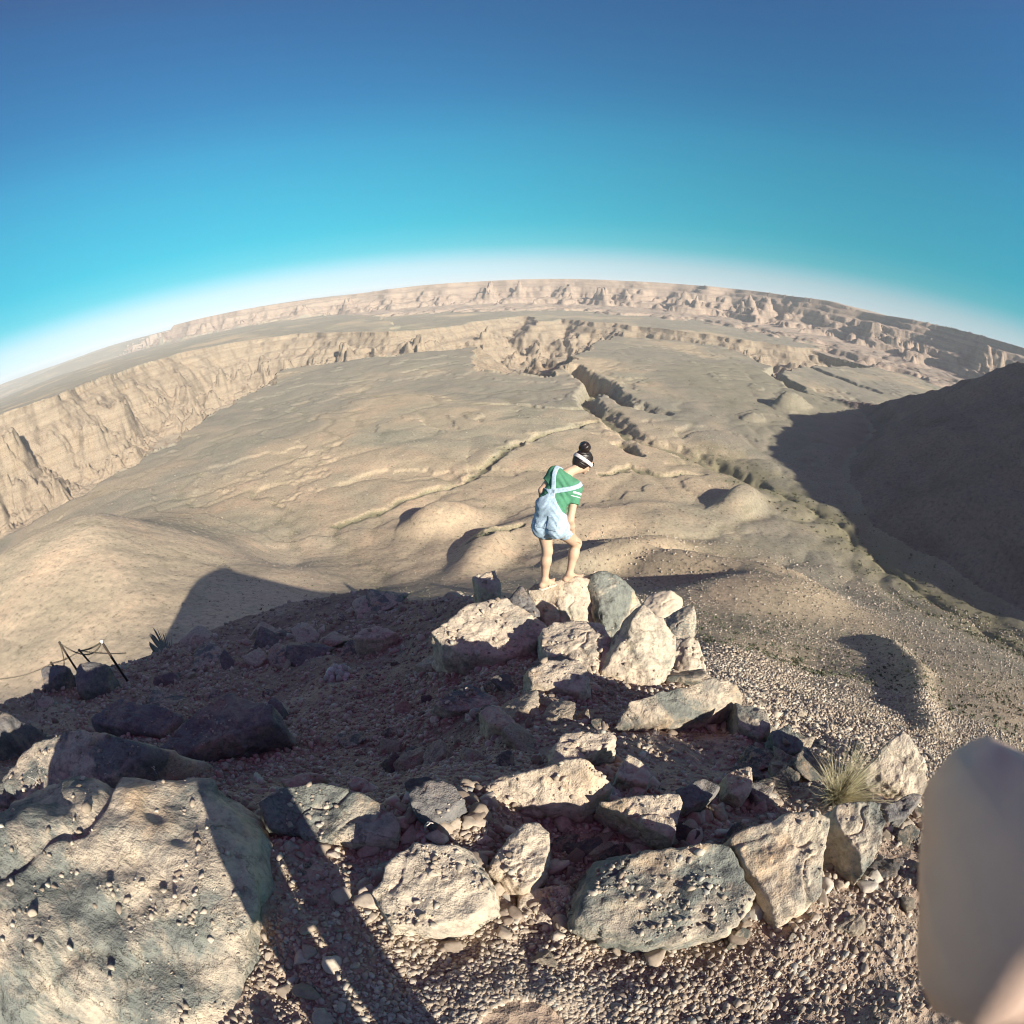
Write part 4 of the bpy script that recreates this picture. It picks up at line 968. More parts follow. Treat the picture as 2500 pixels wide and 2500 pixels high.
def foot(a, heel, toe):
    f = nrm(toe - heel); sd = nrm(np.cross(f, [0, 0, 1]))
    P = [(a, heel + np.array([0, 0, .006]), .034, .029, .02), (a, heel + (toe - heel) * .55 + np.array([0, 0, .010]), .032, .028, .03), (heel + np.array([0, 0, .004]), heel + (toe - heel) * .72, .026, .024, .03),
         (heel + (toe - heel) * .7 - sd * .018, heel + (toe - heel) * .7 + sd * .022, .022, .018, .02)]
    for k in range(5):
        b = heel + (toe - heel) * (.74 - .03 * k) + sd * (-.026 + .0135 * k); P.append((b, b + f * (.052 - .006 * k), .0105 - .0008 * k if k else .0135, .0088 - .0006 * k if k else .0115, .006))
    return P
arms = [(s_l, e_l, .044, .034, .03), (e_l, w_l, .036, .024, .02), (s_r, e_r, .046, .036, .03), (e_r, e_r + (w_r - e_r) * .3, .037, .039, .02), (e_r + (w_r - e_r) * .3, w_r, .039, .0245, .02)]
hands = hand_prims(w_r, nrm(k_r + np.array([-.01, -.03, -.03]) - w_r), nrm([.85, -.3, .15]), nrm([.3, .8, -.2]), 1.0, (.25, .3, .35, .4)) + hand_prims(w_l, nrm([.6, .7, .2]), nrm([.0, .1, 1]), nrm([.7, -.6, 0]), .95)
hd = headc
head = [('e', hd, RH, (.098, .076, .105), .02), (neck0, neck1, .050, .046, .04), (neck1, hd - up_h * .05, .046, .052, .03),
        (hd - up_h * .055 + face * .028, hd - up_h * .098 + face * .066, .050, .024, .03), (hd + face * .092 - up_h * .004, hd + face * .112 - up_h * .034, .010, .0125, .010),
        (hd + face * .084 + side_h * .03 - up_h * .07, hd + face * .084 - side_h * .03 - up_h * .07, .010, .010, .012),
        (hd + face * .082 + side_h * .035 + up_h * .012, hd + face * .082 - side_h * .035 + up_h * .012, .016, .016, .014)]
for sg in (-1, 1):
    ec = hd + side_h * .075 * sg - up_h * .018 - face * .006
    head += [(ec + up_h * .022, ec - up_h * .018, .011, .008, .005), (ec + up_h * .02 - face * .010, ec - up_h * .004 - face * .012, .008, .006, .005)]
bodyP = torso + legs + foot(a_l, heel_l, toe_l) + foot(a_r, heel_r, toe_r) + arms + hands + head
allp = np.array([a_l, a_r, toe_l, toe_r, heel_l, heel_r, k_l, k_r, h_l, h_r, s_l, s_r, e_l, e_r, w_l, w_r, headc])
LO, HI = allp.min(0) - .16, allp.max(0) + np.array([.16, .16, .22])
woman = bpy.data.objects.new('person', None); COL.objects.link(woman)
worg = np.array([(a_l[0] + a_r[0]) / 2, YM, STAND_Z])
_lift = max(settle(*(q + (t - q) * f)[:2])[0] + .050 - (q + (t - q) * f)[2] for q, t in ((heel_l, toe_l), (heel_r, toe_r)) for f in (.15, .6))
woman.location = worg + np.array([0, 0, min(max(_lift, -.08), .10)]); print('woman lift', _lift)
woman['label'] = 'woman in pale denim dungaree shorts and green T-shirt bending to look over the brink'; woman['category'] = 'person'
sdf_obj('body', lambda P: union(P, bodyP, .02), LO, HI, .0062, M_SKIN, woman, worg)
def near(P, a, b, r): return cone_sdf(P, a, b, r, r)
torsoS = lambda P: union(P, torso, .05)
# T-shirt: torso above the hips and two short sleeves
sl_l, sl_r = s_l + (e_l - s_l) * .52, s_r + (e_r - s_r) * .50
def tee(P):
    d = torsoS(P) - .013 + .004 * np.sin((P @ nrm([.5, .3, .8])) * 70 + 3 * np.sin(P[:, 0] * 25))
    d = np.maximum(d, -((P - (wst + np.array([0, 0, -.06]))) @ np.array([0, 0, 1.0])))
    d = np.maximum(d, -(np.linalg.norm(P - (neck0 + (neck1 - neck0) * .62), axis=1) - .070))
    for s, e, x in ((s_l, sl_l, e_l), (s_r, sl_r, e_r)):
        q = cone_sdf(P, s - (x - s) * .02, e + (e - s) * .15, .058, .064)
        q = np.maximum(q, (P - e) @ nrm(e - s))
        d = smin(d, q, .03)
    return d
lo2 = np.minimum.reduce([s_l, s_r, wst, sl_l, sl_r, neck0]) - .16; hi2 = np.maximum.reduce([s_l, s_r, wst, sl_l, sl_r, neck0]) + .16
tee_o = sdf_obj('t_shirt', tee, lo2, hi2, .006, M_TEE, woman, worg)
# white stripes on the right sleeve
def stripe(P):
    d = tee(P) - .0022
    ax = nrm(sl_r - s_r); t = (P - s_r) @ ax
    L = np.linalg.norm(sl_r - s_r)
    band = np.minimum(np.abs(t - L * .34) - .010, np.abs(t - L * .56) - .004)
    return np.maximum(np.maximum(d, band), near(P, s_r, sl_r, .095))
sdf_obj('sleeve_stripe', stripe, s_r - .14, s_r + .14, .004, M_WHITE, tee_o, worg)
# dungarees
spine = nrm(chest - wst)
bk = -fwd
cross = J(478, 735, YM + .02)
hem_l, hem_r = h_l + (k_l - h_l) * .44, h_r + (k_r - h_r) * .42
def dung(P):
    crot = (h_l + h_r) / 2
    dl = np.maximum(cone_sdf(P, h_l, k_l, .092, .074), (P - hem_l) @ nrm(k_l - h_l)); dr = np.maximum(cone_sdf(P, h_r, k_r, .094, .076), (P - hem_r) @ nrm(k_r - h_r))
    d = smin(smin(dl, dr, .012), np.maximum(torsoS(P) - .022, crot[2] - .115 - P[:, 2]), .02) + .0022 * np.sin(P[:, 2] * 80 + 4 * np.sin(P[:, 0] * 30)) + .002 * np.sin(P @ np.array([60., 40., -50.]))
    # body side: up to the waist all round, then a bib that narrows towards the crossing of the straps
    hgt = (P - wst) @ spine
    line = wst + spine * 0
    latv = nrm(np.cross(spine, bk))
    lat = np.abs((P - line - (cross - wst) * np.clip(hgt / max((cross - wst) @ spine, .01), 0, 1)[:, None]) @ latv)
    Hc = (cross - wst) @ spine
    wdt = np.interp(hgt, [-.3, -.03, .0, Hc * .45, Hc, Hc + .02], [.5, .5, .145, .075, .024, -.05])
    return np.maximum(d, lat - wdt)
lo3 = np.minimum.reduce([h_l, h_r, hem_l, hem_r, wst, cross]) - .17; hi3 = np.maximum.reduce([h_l, h_r, hem_l, hem_r, wst, cross]) + .17
dun = sdf_obj('dungaree_shorts', dung, lo3, hi3, .006, M_DENIM, woman, worg)
def strap_fn(pa, pb, w=.021):
    def fn(P):
        d = np.abs(torsoS(P) - .017) - .0065
        ax = nrm(pb - pa); bn = nrm(bk - ax * (bk @ ax)); lt = np.cross(ax, bn)
        t = (P - pa) @ ax
        band = np.maximum(np.abs((P - pa) @ lt) - w, np.maximum(-t - .02, t - np.linalg.norm(pb - pa) - .06))
        return np.maximum(d, band)
    return fn
for pb in (J(570, 470, YM + .24), J(775, 640, YM + .14)):
    o = sdf_obj('shoulder_strap', strap_fn(cross, pb), lo2, hi2, .0055, M_DENIM, dun, worg)
def pocket(c0, sz, name):
    def fn(P):
        d = np.abs(dung(P) - .003) - .0042
        r = nrm(np.cross(bk, [0, 0, 1])); u = nrm(np.cross(r, bk))
        return np.maximum(d, np.maximum(np.maximum(np.abs((P - c0) @ r) - sz, np.abs((P - c0) @ u) - sz * 1.1), -((P - c0) @ bk) - .03))
    sdf_obj(name, fn, c0 - .16, c0 + .16, .005, M_DENIM, dun, worg)
pocket(J(490, 1075, YM - .10), .058, 'back_pocket'); pocket(J(345, 1060, YM - .06), .058, 'back_pocket')
# hair, bun, headband, glasses
axb = nrm(up_h * .93 - face * .36)
def hair(P):
    d = np.minimum(ell_sdf(P, hd - face * .008 + up_h * .006, RH, (.112, .090, .116)), cone_sdf(P, hd - face * .05 - up_h * .04, hd - face * .062 - up_h * .07, .055, .035))
    d = d + .0022 * np.sin(np.arctan2((P - hd) @ side_h, (P - hd) @ up_h) * 26 + P[:, 2] * 60)
    d = np.maximum(d, -((P - hd) @ nrm(up_h * .60 - face * .80)) - .028)
    bc = hd + axb * .150
    bun = smin(cone_sdf(P, hd + axb * .10, bc, .036, .050), np.linalg.norm(P - bc - side_h * .008, axis=1) - .058, .02) + .003 * np.sin(np.arctan2((P - bc) @ side_h, (P - bc) @ face) * 5 + ((P - bc) @ axb) * 90)
    return smin(d, bun, .012)
hr = sdf_obj('hair', hair, hd - .2, hd + np.array([.2, .2, .27]), .005, M_HAIR, woman, worg)
bn_ = nrm(up_h * .80 - face * .60 * -.25)
def band(P):
    d = np.abs(ell_sdf(P, hd - face * .006, RH, (.113, .091, .117)) - .003) - .005
    n_ = nrm(up_h * .97 + face * .26)
    return np.maximum(d, np.abs((P - hd) @ n_ - .012) - .019)
sdf_obj('headband', band, hd - .16, hd + .16, .0045, M_BAND, woman, worg)
def glass(P):
    d = 1e9
    for sg in (-1, 1):
        c = hd + face * .096 + side_h * .034 * sg + up_h * .002
        d = np.minimum(d, np.maximum(np.linalg.norm((P - c) @ np.stack([face * 2.2, side_h, up_h * 1.15]).T, axis=1) - .030, -1))
        d = np.minimum(d, cone_sdf(P, c + side_h * .03 * sg, hd + side_h * .086 * sg - face * .01 + up_h * .0, .0035, .003))
    return d
sdf_obj('sunglasses', glass, hd - .15, hd + .15, .0035, M_DARKG, woman, worg)
# flip-flops
for a, heel, toe in ((a_l, heel_l, toe_l), (a_r, heel_r, toe_r)):
    f = nrm(toe - heel); sd = nrm(np.cross(f, [0, 0, 1])); un = np.cross(sd, f); mid = heel + (toe - heel) * .58
    def sole(P, heel=heel, f=f, sd=sd, un=un, toe=toe):
        x, y, z_ = (P - heel) @ f, (P - heel) @ sd, (P - heel) @ un
        L = np.linalg.norm(toe - heel) + .05
        w = np.interp(x, [-.035, -.02, .02, .08, L * .72, L - .02, L], [.0, .026, .034, .031, .043, .030, .0])
        return np.maximum(np.abs(y) - w, np.abs(z_ + .037) - .012) * .8
    so = sdf_obj('flip_flop', sole, np.minimum(heel, toe) - .1, np.maximum(heel, toe) + .1, .0042, M_SOLE, woman, worg)
    tp = heel + (toe - heel) * .80 - un * .0 + sd * -.012
    def thong(P, heel=heel, toe=toe, f=f, sd=sd, un=un, tp=tp):
        d = 1e9
        for sg in (-1, 1):
            q0 = heel + (toe - heel) * .38 + sd * .036 * sg - un * .026; q1 = heel + (toe - heel) * .60 + sd * .020 * sg + un * .024
            d = np.minimum(d, np.minimum(cone_sdf(P, q0, q1, .006, .006), cone_sdf(P, q1, tp + un * .015, .006, .005)))
        return d
    sdf_obj('thong_strap', thong, np.minimum(heel, toe) - .08, np.maximum(heel, toe) + .08, .0042, M_SOLE, so, worg)

# ---- the photographer, standing behind the camera; a finger reaches the edge of the picture
PX, PY = .04, -.50
def pg(x, y, z): return np.array([PX + x, PY + y, z])
g0 = gz(PX, PY)[0]
fw2 = nrm([-.25, .97, 0])
f_l, f_r = pg(-.12, .02, g0 + .075), pg(.12, -.02, g0 + .075)
kn_l, kn_r = pg(-.115, .05, g0 + .47), pg(.115, .02, g0 + .47)
hp_l, hp_r = pg(-.09, .0, g0 + .92), pg(.09, .0, g0 + .92)
ws, ch = pg(0, .02, g0 + 1.08), pg(0, .05, g0 + 1.30)
sh_l, sh_r = pg(-.17, .06, g0 + 1.40), pg(.17, .05, g0 + 1.40)
nk, hc = pg(0, .07, g0 + 1.50), pg(-.01, .11, g0 + 1.66)
el_r, wr_r = np.array([.36, -.36, -.30]), np.array([.165, -.130, -.125])
el_l, wr_l = pg(-.24, .02, g0 + 1.14), pg(-.26, .10, g0 + .90)
ptorso = [(hp_l, hp_r, .105, .105, .05), (hp_l, ws + np.array([-.06, 0, 0]), .10, .09, .06), (hp_r, ws + np.array([.06, 0, 0]), .10, .09, .06), (ws + np.array([-.06, 0, 0]), ch + np.array([-.08, 0, 0]), .095, .10, .06), (ws + np.array([.06, 0, 0]), ch + np.array([.08, 0, 0]), .095, .10, .06), (sh_l, sh_r, .062, .062, .06)]
# the hand: index finger stretched up beside the lens, the others folded behind it
tip = ray(1844, 1500) * .076; mid1 = ray(1848, 1640) * .079; mid2 = ray(1862, 1790) * .084
knk = mid2 + np.array([.030, -.022, -.016])
hand2 = [(tip, mid1, .0088, .0092, .004), (mid1, mid2, .0092, .0100, .004), (mid2, knk, .0102, .0120, .006), (knk, wr_r + (knk - wr_r) * .2, .0140, .0200, .012)]
dk = nrm(np.array([.30, -.85, -.25]))
_t2, _m2 = ray(2052, 1475) * .074, ray(2040, 1640) * .078
hand2 += [(_t2, _m2, .0086, .0090, .003), (_m2, mid2 + np.array([.020, -.004, .0]), .0090, .0100, .003), (mid2 + np.array([.020, -.004, .0]), knk + np.array([.012, -.016, -.004]), .0100, .0120, .006)]
for k in range(2, 4):
    kb = knk + dk * (.020 * k) + np.array([.004 * k, 0, -.004 * k]); u1 = kb + np.array([-.030, .012, .020]); u2 = u1 + np.array([-.022, .004, .004]); u3 = u2 + np.array([-.004, -.006, -.018])
    hand2 += [(wr_r + (knk - wr_r) * .25, kb, .018, .0130, .012), (kb, u1, .0104, .0096, .004), (u1, u2, .0096, .0088, .003), (u2, u3, .0088, .0078, .003)]
th0 = wr_r + (knk - wr_r) * .4 + np.array([-.02, 0, .0]); th1 = th0 + np.array([-.03, .01, -.012]); th2 = th1 + np.array([-.018, .018, .006])
hand2 += [(wr_r, th0, .019, .015, .01), (th0, th1, .0125, .011, .005), (th1, th2, .011, .009, .004)]
pbody = ptorso + [(hp_l, kn_l, .086, .062, .02), (kn_l, f_l, .060, .040, .03), (hp_r, kn_r, .086, .062, .02), (kn_r, f_r, .060, .040, .03), (f_l, f_l + fw2 * .17 + np.array([0, 0, -.045]), .042, .034, .02), (f_r, f_r + fw2 * .17 + np.array([0, 0, -.045]), .042, .034, .02),
    (sh_l, el_l, .055, .042, .03), (el_l, wr_l, .043, .028, .02), (sh_r, el_r, .055, .042, .03), (el_r, wr_r, .043, .028, .02), (nk, hc + np.array([0, 0, -.06]), .055, .055, .03), ('e', hc, np.stack([fw2, np.cross(fw2, [0, 0, 1]), [0, 0, 1]]), (.100, .080, .118), .02),
    (hc + fw2 * .095, hc + fw2 * .115 + np.array([0, 0, -.03]), .011, .013, .01), (hc + fw2 * .03 + np.array([0, 0, -.06]), hc + fw2 * .07 + np.array([0, 0, -.10]), .05, .026, .03)] + hand2 + hand_prims(wr_l, [0, .2, -1], [.3, .9, 0], [1, 0, 0], 1.05)
PLO, PHI = np.array([PX - .45, PY - .3, g0 - .02]), np.array([PX + .42, .12, g0 + 1.86])
phot = bpy.data.objects.new('person', None); COL.objects.link(phot)
porg = np.array([PX, PY, g0]); phot.location = porg
phot['label'] = 'photographer whose blurred fingertip covers the lower right corner and whose legs cast the forked shadow'; phot['category'] = 'person'
sdf_obj('body', lambda P: union(P, pbody, .02), PLO, PHI, .0075, M_TAN, phot, porg)
def jack(P):
    d = union(P, ptorso, .05) - .022
    for a, b in ((sh_l, el_l), (sh_r, el_r)): d = smin(d, cone_sdf(P, a, b, .070, .058), .03)
    d = smin(d, np.minimum(cone_sdf(P, el_l, wr_l + (el_l - wr_l) * .1, .056, .042), cone_sdf(P, el_r, wr_r + (el_r - wr_r) * .35, .056, .044)), .02)
    d = np.maximum(d, -(np.linalg.norm(P - hc + np.array([0, 0, .02]), axis=1) - .135))
    return np.maximum(d, (g0 + .92) - P[:, 2])
sdf_obj('jacket', jack, PLO, PHI, .009, M_JACK, phot, porg)
def trous(P):
    d = smin(union(P, ptorso[:3], .05) - .016, union(P, [(hp_l, kn_l, .092, .074, .008), (kn_l, f_l, .074, .066, .008), (hp_r, kn_r, .092, .074, .008), (kn_r, f_r, .074, .066, .008)], .01), .01)
    return np.maximum(np.maximum(d, P[:, 2] - (g0 + 1.06)), g0 + .06 - P[:, 2])
sdf_obj('trousers', trous, PLO - .05, PHI, .009, M_TROUS, phot, porg)
def phair(P):
    d = np.linalg.norm((P - hc - np.array([0, 0, .012])) * np.array([1.1, 1, .92]), axis=1) - .118
    return np.maximum(d, (P - hc) @ nrm(fw2 * .8 - np.array([0, 0, .55])) - .035)
sdf_obj('hair', phair, hc - .2, hc + .2, .007, M_HAIR, phot, porg)

# ------------------------------------------------------------------ chain fence on the brink
M_POST = flat_mat('dark_rusty_steel', (.055, .042, .036), .6, .4, 0, (30, .4))
M_CHAIN = flat_mat('weathered_chain', (.10, .085, .06), .55, .4, 0, (40, .3))
def tube(path, r, n=6, cap=True):
    path = [np.asarray(p, float) for p in path]; r = r if isinstance(r, (list, tuple, np.ndarray)) else [r] * len(path)
    V, F = [], []
    ref = np.array([.31, .47, .83])
    for i, p in enumerate(path):
        t = nrm(path[min(i + 1, len(path) - 1)] - path[max(i - 1, 0)])
        a = nrm(np.cross(t, ref)); b = np.cross(t, a)
        for k in range(n): V.append(p + r[i] * (math.cos(k * 2 * math.pi / n) * a + math.sin(k * 2 * math.pi / n) * b))
    for i in range(len(path) - 1):
        for k in range(n): F.append((i * n + k, i * n + (k + 1) % n, (i + 1) * n + (k + 1) % n, (i + 1) * n + k))
    V.append(path[0]); V.append(path[-1]); m = len(V)
    for k in range(n):
        F.append((m - 2, (k + 1) % n, k, m - 2)); q = (len(path) - 1) * n
        F.append((m - 1, q + k, q + (k + 1) % n, m - 1))
    return np.array(V), np.array(F)
def poly_obj(name, parts, mat, parent=None, smooth_=True):
    me = bpy.data.meshes.new(name); V, F, c = [], [], 0
    for v, f in parts:
        V += [tuple(q) for q in v]; F += [tuple(dict.fromkeys(int(i) + c for i in q)) for q in f]; c += len(v)
    me.from_pydata(V, [], F)
    if smooth_: me.polygons.foreach_set('use_smooth', np.ones(len(me.polygons), bool))
    me.materials.append(mat); o = bpy.data.objects.new(name, me); COL.objects.link(o)
    if parent: o.parent = parent
    return o
def top_of(px, py, bx, by):
    d = ray(px, py); R = math.hypot(bx, by); t = R / math.hypot(d[0], d[1]); return d * t
POSTS = []
for (tx, ty), (bx_, by_), rg, lab in (((191, 1209), (242, 1287), None, 'nearest and tallest leaning steel post of the chain fence, with a pale top'), ((112, 1212), (141, 1258), 12.0, 'leaning steel post of the chain fence just left of the dark block'),
                                      ((149, 1226), (168, 1248), 13.0, 'short-looking steel post in the middle of the chain fence behind the dark block'), ((96, 1250), (102, 1260), 13.4, 'farthest left steel post, only its top showing over the knobbly rock')):
    B = hit(bx_, by_)
    if rg:
        d = ray(bx_, by_); B = d * (rg / math.hypot(d[0], d[1]))
    T = top_of(tx, ty, B[0], B[1])
    ax = nrm(T - B); G = B - ax * (.25 if not rg else .9)
    o = poly_obj('fence_post', [tube([G - B, T - B - ax * .03, T - B - ax * .008, T - B], [.030, .030, .030, .020], 10)], M_POST); o.location = B
    o['label'] = lab; o['category'] = 'post'; o['group'] = 'steel posts of the chain fence'
    cp = poly_obj('post_cap', [tube([T - B - ax * .05, T - B + ax * .012], .036, 10)], M_WHITE if not rg else M_POST, o)
    POSTS.append((B, T))
def chain(a, b, sag, lab, n=None):
    L = np.linalg.norm(b - a); n = n or max(14, int(L / .055))
    pts = [a + (b - a) * t + np.array([0, 0, -4 * sag * t * (1 - t)]) for t in np.linspace(0, 1, n)]
    parts = []
    for i in range(n - 1):
        c = (pts[i] + pts[i + 1]) / 2; t = nrm(pts[i + 1] - pts[i]); ln = np.linalg.norm(pts[i + 1] - pts[i]) * .66
        s1 = nrm(np.cross(t, [0, 0, 1])); s2 = np.cross(t, s1); sd = s1 if i % 2 else s2
        ring = [c + t * ln * math.cos(q) + sd * .017 * math.sin(q) for q in np.linspace(0, 2 * math.pi, 11)]
        parts.append(tube(ring, .0065, 5))
    o = poly_obj('fence_chain', [(v - a, f) for v, f in parts], M_CHAIN); o.location = a
    o['label'] = lab; o['category'] = 'chain'; o['group'] = 'chains of the fence on the brink'
T0, T1, T2, T3 = [p[1] - np.array([0, 0, .03]) for p in POSTS]
chain(T0, T1, .34, 'deeply sagging chain between the nearest post and the post left of the block')
chain(T0, T2, .05, 'nearly straight chain between the nearest post and the middle post')
chain(T2, T3, .06, 'chain running down from the middle post to the farthest left post')
chain(T1, T3, .45, 'loose loop of chain hanging between the two left posts')
_d = ray(0, 1281); chain(T3, _d * (14.0 / math.hypot(_d[0], _d[1])), .10, 'chain leaving the farthest left post towards the left edge of the picture')
_d = ray(238, 1232); chain(T2, _d * (14.5 / math.hypot(_d[0], _d[1])), .05, 'thin chain running right from the middle post into the rounded shadow')

# ------------------------------------------------------------------ plants
def leaf_mat(name, c0, c1):
    m, n, l, b = nt(name)
    g = n.new('ShaderNodeNewGeometry'); r = ramp(n, l, g.outputs['Random Per Island'], [(0, c0), (1, c1)]); l.new(r.outputs[0], b.inputs['Base Color']); return m
M_STRAW = leaf_mat('dry_straw', (.38, .33, .20), (.62, .56, .37))
M_SAGE = leaf_mat('grey_green_scrub', (.07, .08, .05), (.16, .17, .105))
M_PALEPL = leaf_mat('pale_cushion_leaf', (.34, .36, .30), (.60, .62, .55))
M_TWIG = leaf_mat('pale_dead_twig', (.42, .37, .33), (.62, .56, .50))
M_DKGR = leaf_mat('dull_green_blade', (.06, .075, .04), (.14, .15, .09))
def blades(n, h, spread, r, seed, lean=.5, seg=5, base=.04):
    g = np.random.default_rng(seed); parts = []
    for k in range(n):
        a = g.uniform(0, 6.283); b0 = np.array([math.cos(a), math.sin(a), 0]) * base * g.random() ** .5
        out = np.array([math.cos(a + g.normal(0, .5)), math.sin(a + g.normal(0, .5)), 0]); hh = h * g.uniform(.45, 1.0); sp = spread * g.uniform(.2, 1.0)
        pts = [b0 + out * sp * t ** (1 + lean) + np.array([0, 0, hh * (t - .18 * t * t * g.uniform(.2, 1.6))]) for t in np.linspace(0, 1, seg)]
        parts.append(tube(pts, [r * (1 - .8 * t) for t in np.linspace(0, 1, seg)], 3))
    return parts
def plant(name, px, py, parts, mat, lab, cat, dz=0.0):
    p = hit(px, py); x, y = p[0], p[1]; z = settle(x, y)[0]
    o = poly_obj(name, parts, mat); o.location = (x, y, z + dz - .01); o['label'] = lab; o['category'] = cat; return o
tuft = plant('grass_tuft', 1578, 1505, blades(620, .27, .20, .0013, 3, .35), M_STRAW, 'dry straw-coloured grass tuft growing behind the square-edged boulder', 'grass tuft', .0)
poly_obj('long_stem', blades(5, .55, .22, .0018, 8, .9, 8), M_STRAW, tuft)
plant('cushion_plant', 640, 1279, [(lambda c: (c[0] * .05 + np.array([random.uniform(-.16, .16), random.uniform(-.12, .12), random.uniform(.02, .13)]), c[1]))(ico(1)) for k in range(46)], M_PALEPL, 'small pale cushion plant on the shaded slope', 'plant')
plant('dark_grass_clump', 846, 1216, blades(70, .22, .14, .0045, 12, .4), M_DKGR, 'dark green grass clump at the left foot of the pebbly outcrop slab', 'grass tuft')
def bush(n, w, h, seed, leaf=.035):
    g = np.random.default_rng(seed); parts = []
    for k in range(n):
        v = g.normal(size=3); v /= np.linalg.norm(v); rr = g.uniform(.45, 1.0)
        p = np.array([v[0] * w * rr, v[1] * w * rr, abs(v[2]) * h * rr]); V = g.normal(size=(4, 3)) * leaf
        parts.append((V + p, np.array([[0, 1, 2], [0, 2, 3]])))
    return parts
bsh = plant('bush', 18, 1300, bush(900, .55, .55, 4, .03), M_SAGE, 'dark twiggy bush on the brink at the left edge', 'bush')
poly_obj('stem', blades(40, .6, .45, .006, 21, .3), M_SAGE, bsh)
def twig(name, px, py, lab, seed, h=.14, n=3, bits=True):
    g = np.random.default_rng(seed); parts = []
    for k in range(n):
        a = g.uniform(0, 6.28); pts = [np.array([math.cos(a) * .3 * h * t * t + g.normal(0, .006), math.sin(a) * .3 * h * t * t + g.normal(0, .006), h * t * g.uniform(.9, 1.1)]) for t in np.linspace(0, 1, 6)]
        parts.append(tube(pts, .0022, 4))
        if bits:
            for q in range(6):
                c = ico(1); parts.append((c[0] * .0055 + pts[-1] + g.normal(0, .010, 3), c[1]))
    return plant(name, px, py, parts, M_TWIG, lab, 'twig')
twig('flower_stalk', 312, 1486, 'two pale dry flower stalks in the black shadow between the corner slabs', 5, .16, 2)
twig('flower_stalk', 344, 1474, 'single pale dry flower stalk at the right end of the black slab shadow', 6, .10, 1)
twig('dry_stalk', 104, 1508, 'pale dry grass stalk leaning on the cracked slab', 7, .13, 2, False)
twig('dead_twig', 668, 1490, 'pale forked dead twig beside the tiny half-lit rock', 9, .17, 3)
twig('dead_twig', 803, 1572, 'thin dead twig lying on shaded gravel above the cream block', 10, .16, 2, False)
twig('dead_twig', 600, 1185, 'thin dry stalk standing high on the dark slope', 14, .35, 2, False)

# valley scrub: too many and too small to count
g = np.random.default_rng(44)
n = 60000
az = np.radians(g.uniform(-45, 84, n)); r = np.exp(g.uniform(math.log(70), math.log(1500), n))
x, y = r * np.sin(az), r * np.cos(az)
z, kd, vg = land(x, y)
keep = (g.random(n) < np.clip(vg * .50 + .026, 0, 1) * np.where(r < 700, 1, .6)) & ((kd == 0))
VV, FF, c = [], [], 0
tri = np.array([[0, 1, 2], [0, 2, 3]])
for i in np.where(keep)[0]:
    s = g.uniform(.35, 1.0) * (1 + r[i] / 700) * (1.15 if vg[i] > .4 else .6)
    for k in range(9):
        v = g.normal(size=3); v /= np.linalg.norm(v); p = np.array([x[i] + v[0] * s * .7, y[i] + v[1] * s * .7, z[i] + abs(v[2]) * s * .75])
        VV.append(p + g.normal(size=(4, 3)) * s * .36); FF.append(tri + c); c += 4
sb = mesh_obj('scrub', np.concatenate(VV), np.concatenate(FF), M_SAGE, smooth_=False)
sb['kind'] = 'stuff'; sb['label'] = 'low grey-green scrub along the stream bed and gullies'

# loose stones that stand out from the gravel
LOOSE = []
g = np.random.default_rng(90)
proto = []
for k in range(6):
    pts = g.uniform(-1, 1, (12, 3)) * np.array([1, .8, .55])
    V, F = rock_shape(pts, 4, 16, .05, 300 + k, .2)
    V = V / np.abs(V).max()
    me_o = mesh_obj('stone', V, F, [R_PALE, R_GREY, R_PALE, R_DARK, R_PALE, R_GREY][k]); proto.append(me_o)
cnt = 0
while cnt < 210:
    azk = math.radians(g.uniform(-75, 80)); rk = math.exp(g.uniform(math.log(.7), math.log(16)))
    xx, yy = rk * math.sin(azk), rk * math.cos(azk)
    zz, nn, on = settle(xx, yy)
    if on: continue
    dist = math.sqrt(rk * rk + zz * zz)
    s = min(dist * .5 * (.010 + .022 * g.random() ** 2.5), .30)
    o = proto[cnt % 6] if cnt < 6 else proto[cnt % 6].copy()
    if cnt >= 6: COL.objects.link(o)
    o.location = (xx, yy, zz + s * .18); o.scale = (s, s, s); o.rotation_euler = (g.normal(0, .3), g.normal(0, .3), g.uniform(0, 6.28))
    o['label'] = 'angular loose stone lying among the gravel of the near slope'; o['category'] = 'stone'; o['group'] = 'loose stones on the near slope'
    cnt += 1

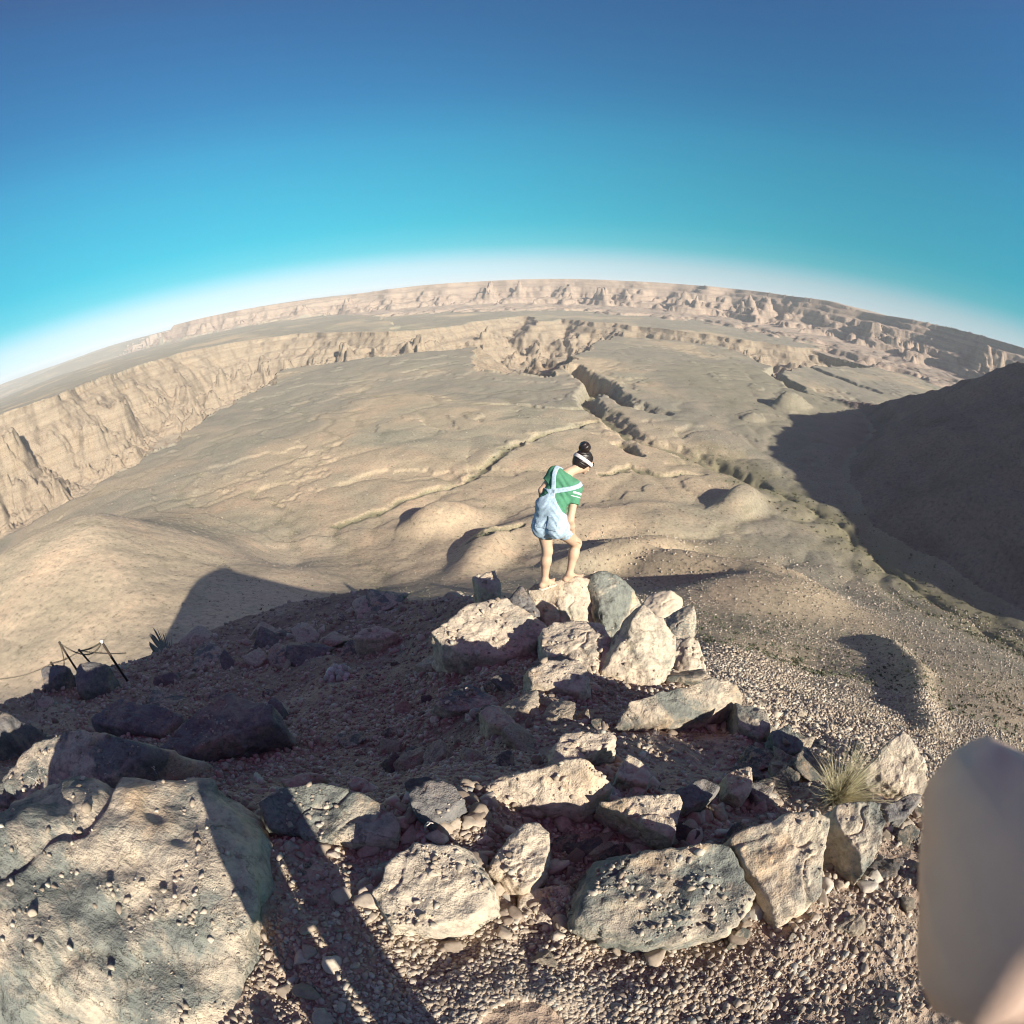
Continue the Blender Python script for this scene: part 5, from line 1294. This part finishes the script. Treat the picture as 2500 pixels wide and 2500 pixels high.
g = np.random.default_rng(31)
fp = []
for k in range(7):
    pts = g.uniform(-1, 1, (11, 3)) * np.array([1, .75, .5])
    V, F = rock_shape(pts, 5, 60, .05, 500 + k, .5); V = V / np.abs(V).max()
    fp.append(mesh_obj('rock', V, F, [R_PALE, R_GREY, R_PALE, R_DARK, R_PALE, R_GREY, R_PALE][k]))
ZONES = [((1000, 1330), 130, 90, 10), ((1230, 1240), 70, 60, 6), ((1300, 1560), 110, 60, 8), ((1110, 1580), 90, 60, 6), ((820, 1420), 150, 60, 8), ((640, 1540), 120, 40, 5), ((1700, 1620), 60, 80, 6), ((1500, 1440), 80, 40, 6),
         ((600, 1250), 200, 60, 8), ((250, 1330), 160, 50, 8), ((430, 1200), 120, 30, 5), ((760, 1130), 110, 25, 6), ((880, 1260), 80, 30, 5), ((1420, 1440), 80, 40, 5), ((1180, 1740), 300, 60, 8)]
cnt = 0
for (zx, zy), wx_, wy_, nk_ in ZONES:
    for _ in range(int(nk_ * 1.7)):
        p = hit(zx + g.normal(0, wx_ * .6), zy + g.normal(0, wy_ * .6))
        if np.linalg.norm(p) > 17: continue
        zz, nn, on = settle(p[0], p[1])
        if on: continue
        dist = np.linalg.norm(p); sz = dist * (.016 + .036 * g.random() ** 1.5)
        o = fp[cnt % 7] if cnt < 7 else fp[cnt % 7].copy()
        if cnt >= 7: COL.objects.link(o)
        o.location = (p[0], p[1], zz + sz * .05); o.scale = (sz * g.uniform(.8, 1.2), sz * g.uniform(.8, 1.2), sz); o.rotation_euler = (g.normal(0, .25), g.normal(0, .25), g.uniform(0, 6.28))
        o['label'] = 'angular rock half buried in the rubble between the boulders'; o['category'] = 'rock'; o['group'] = 'half-buried rocks between the boulders'
        cnt += 1
for k in range(cnt, 7): bpy.data.objects.remove(fp[k])

# thin air: far things fade
bm = bmesh.new(); bmesh.ops.create_cube(bm, size=1.0)
bmesh.ops.scale(bm, vec=(36000, 36000, 850), verts=bm.verts); bmesh.ops.translate(bm, vec=(0, 0, -140), verts=bm.verts)
me = bpy.data.meshes.new('haze'); bm.to_mesh(me); bm.free()
hz = bpy.data.objects.new('haze', me); COL.objects.link(hz); hz['kind'] = 'stuff'; hz['label'] = 'thin pale haze over the canyon'
hm_ = bpy.data.materials.new('haze_air'); hm_.use_nodes = True
hn = hm_.node_tree.nodes; hl = hm_.node_tree.links
hn.remove(hn['Principled BSDF'])
pv = hn.new('ShaderNodeVolumePrincipled'); pv.inputs['Color'].default_value = (1.0, .99, 1.0, 1); pv.inputs['Density'].default_value = 4.0e-5; pv.inputs['Anisotropy'].default_value = -.1
hl.new(pv.outputs[0], hn['Material Output'].inputs['Volume'])
me.materials.append(hm_)
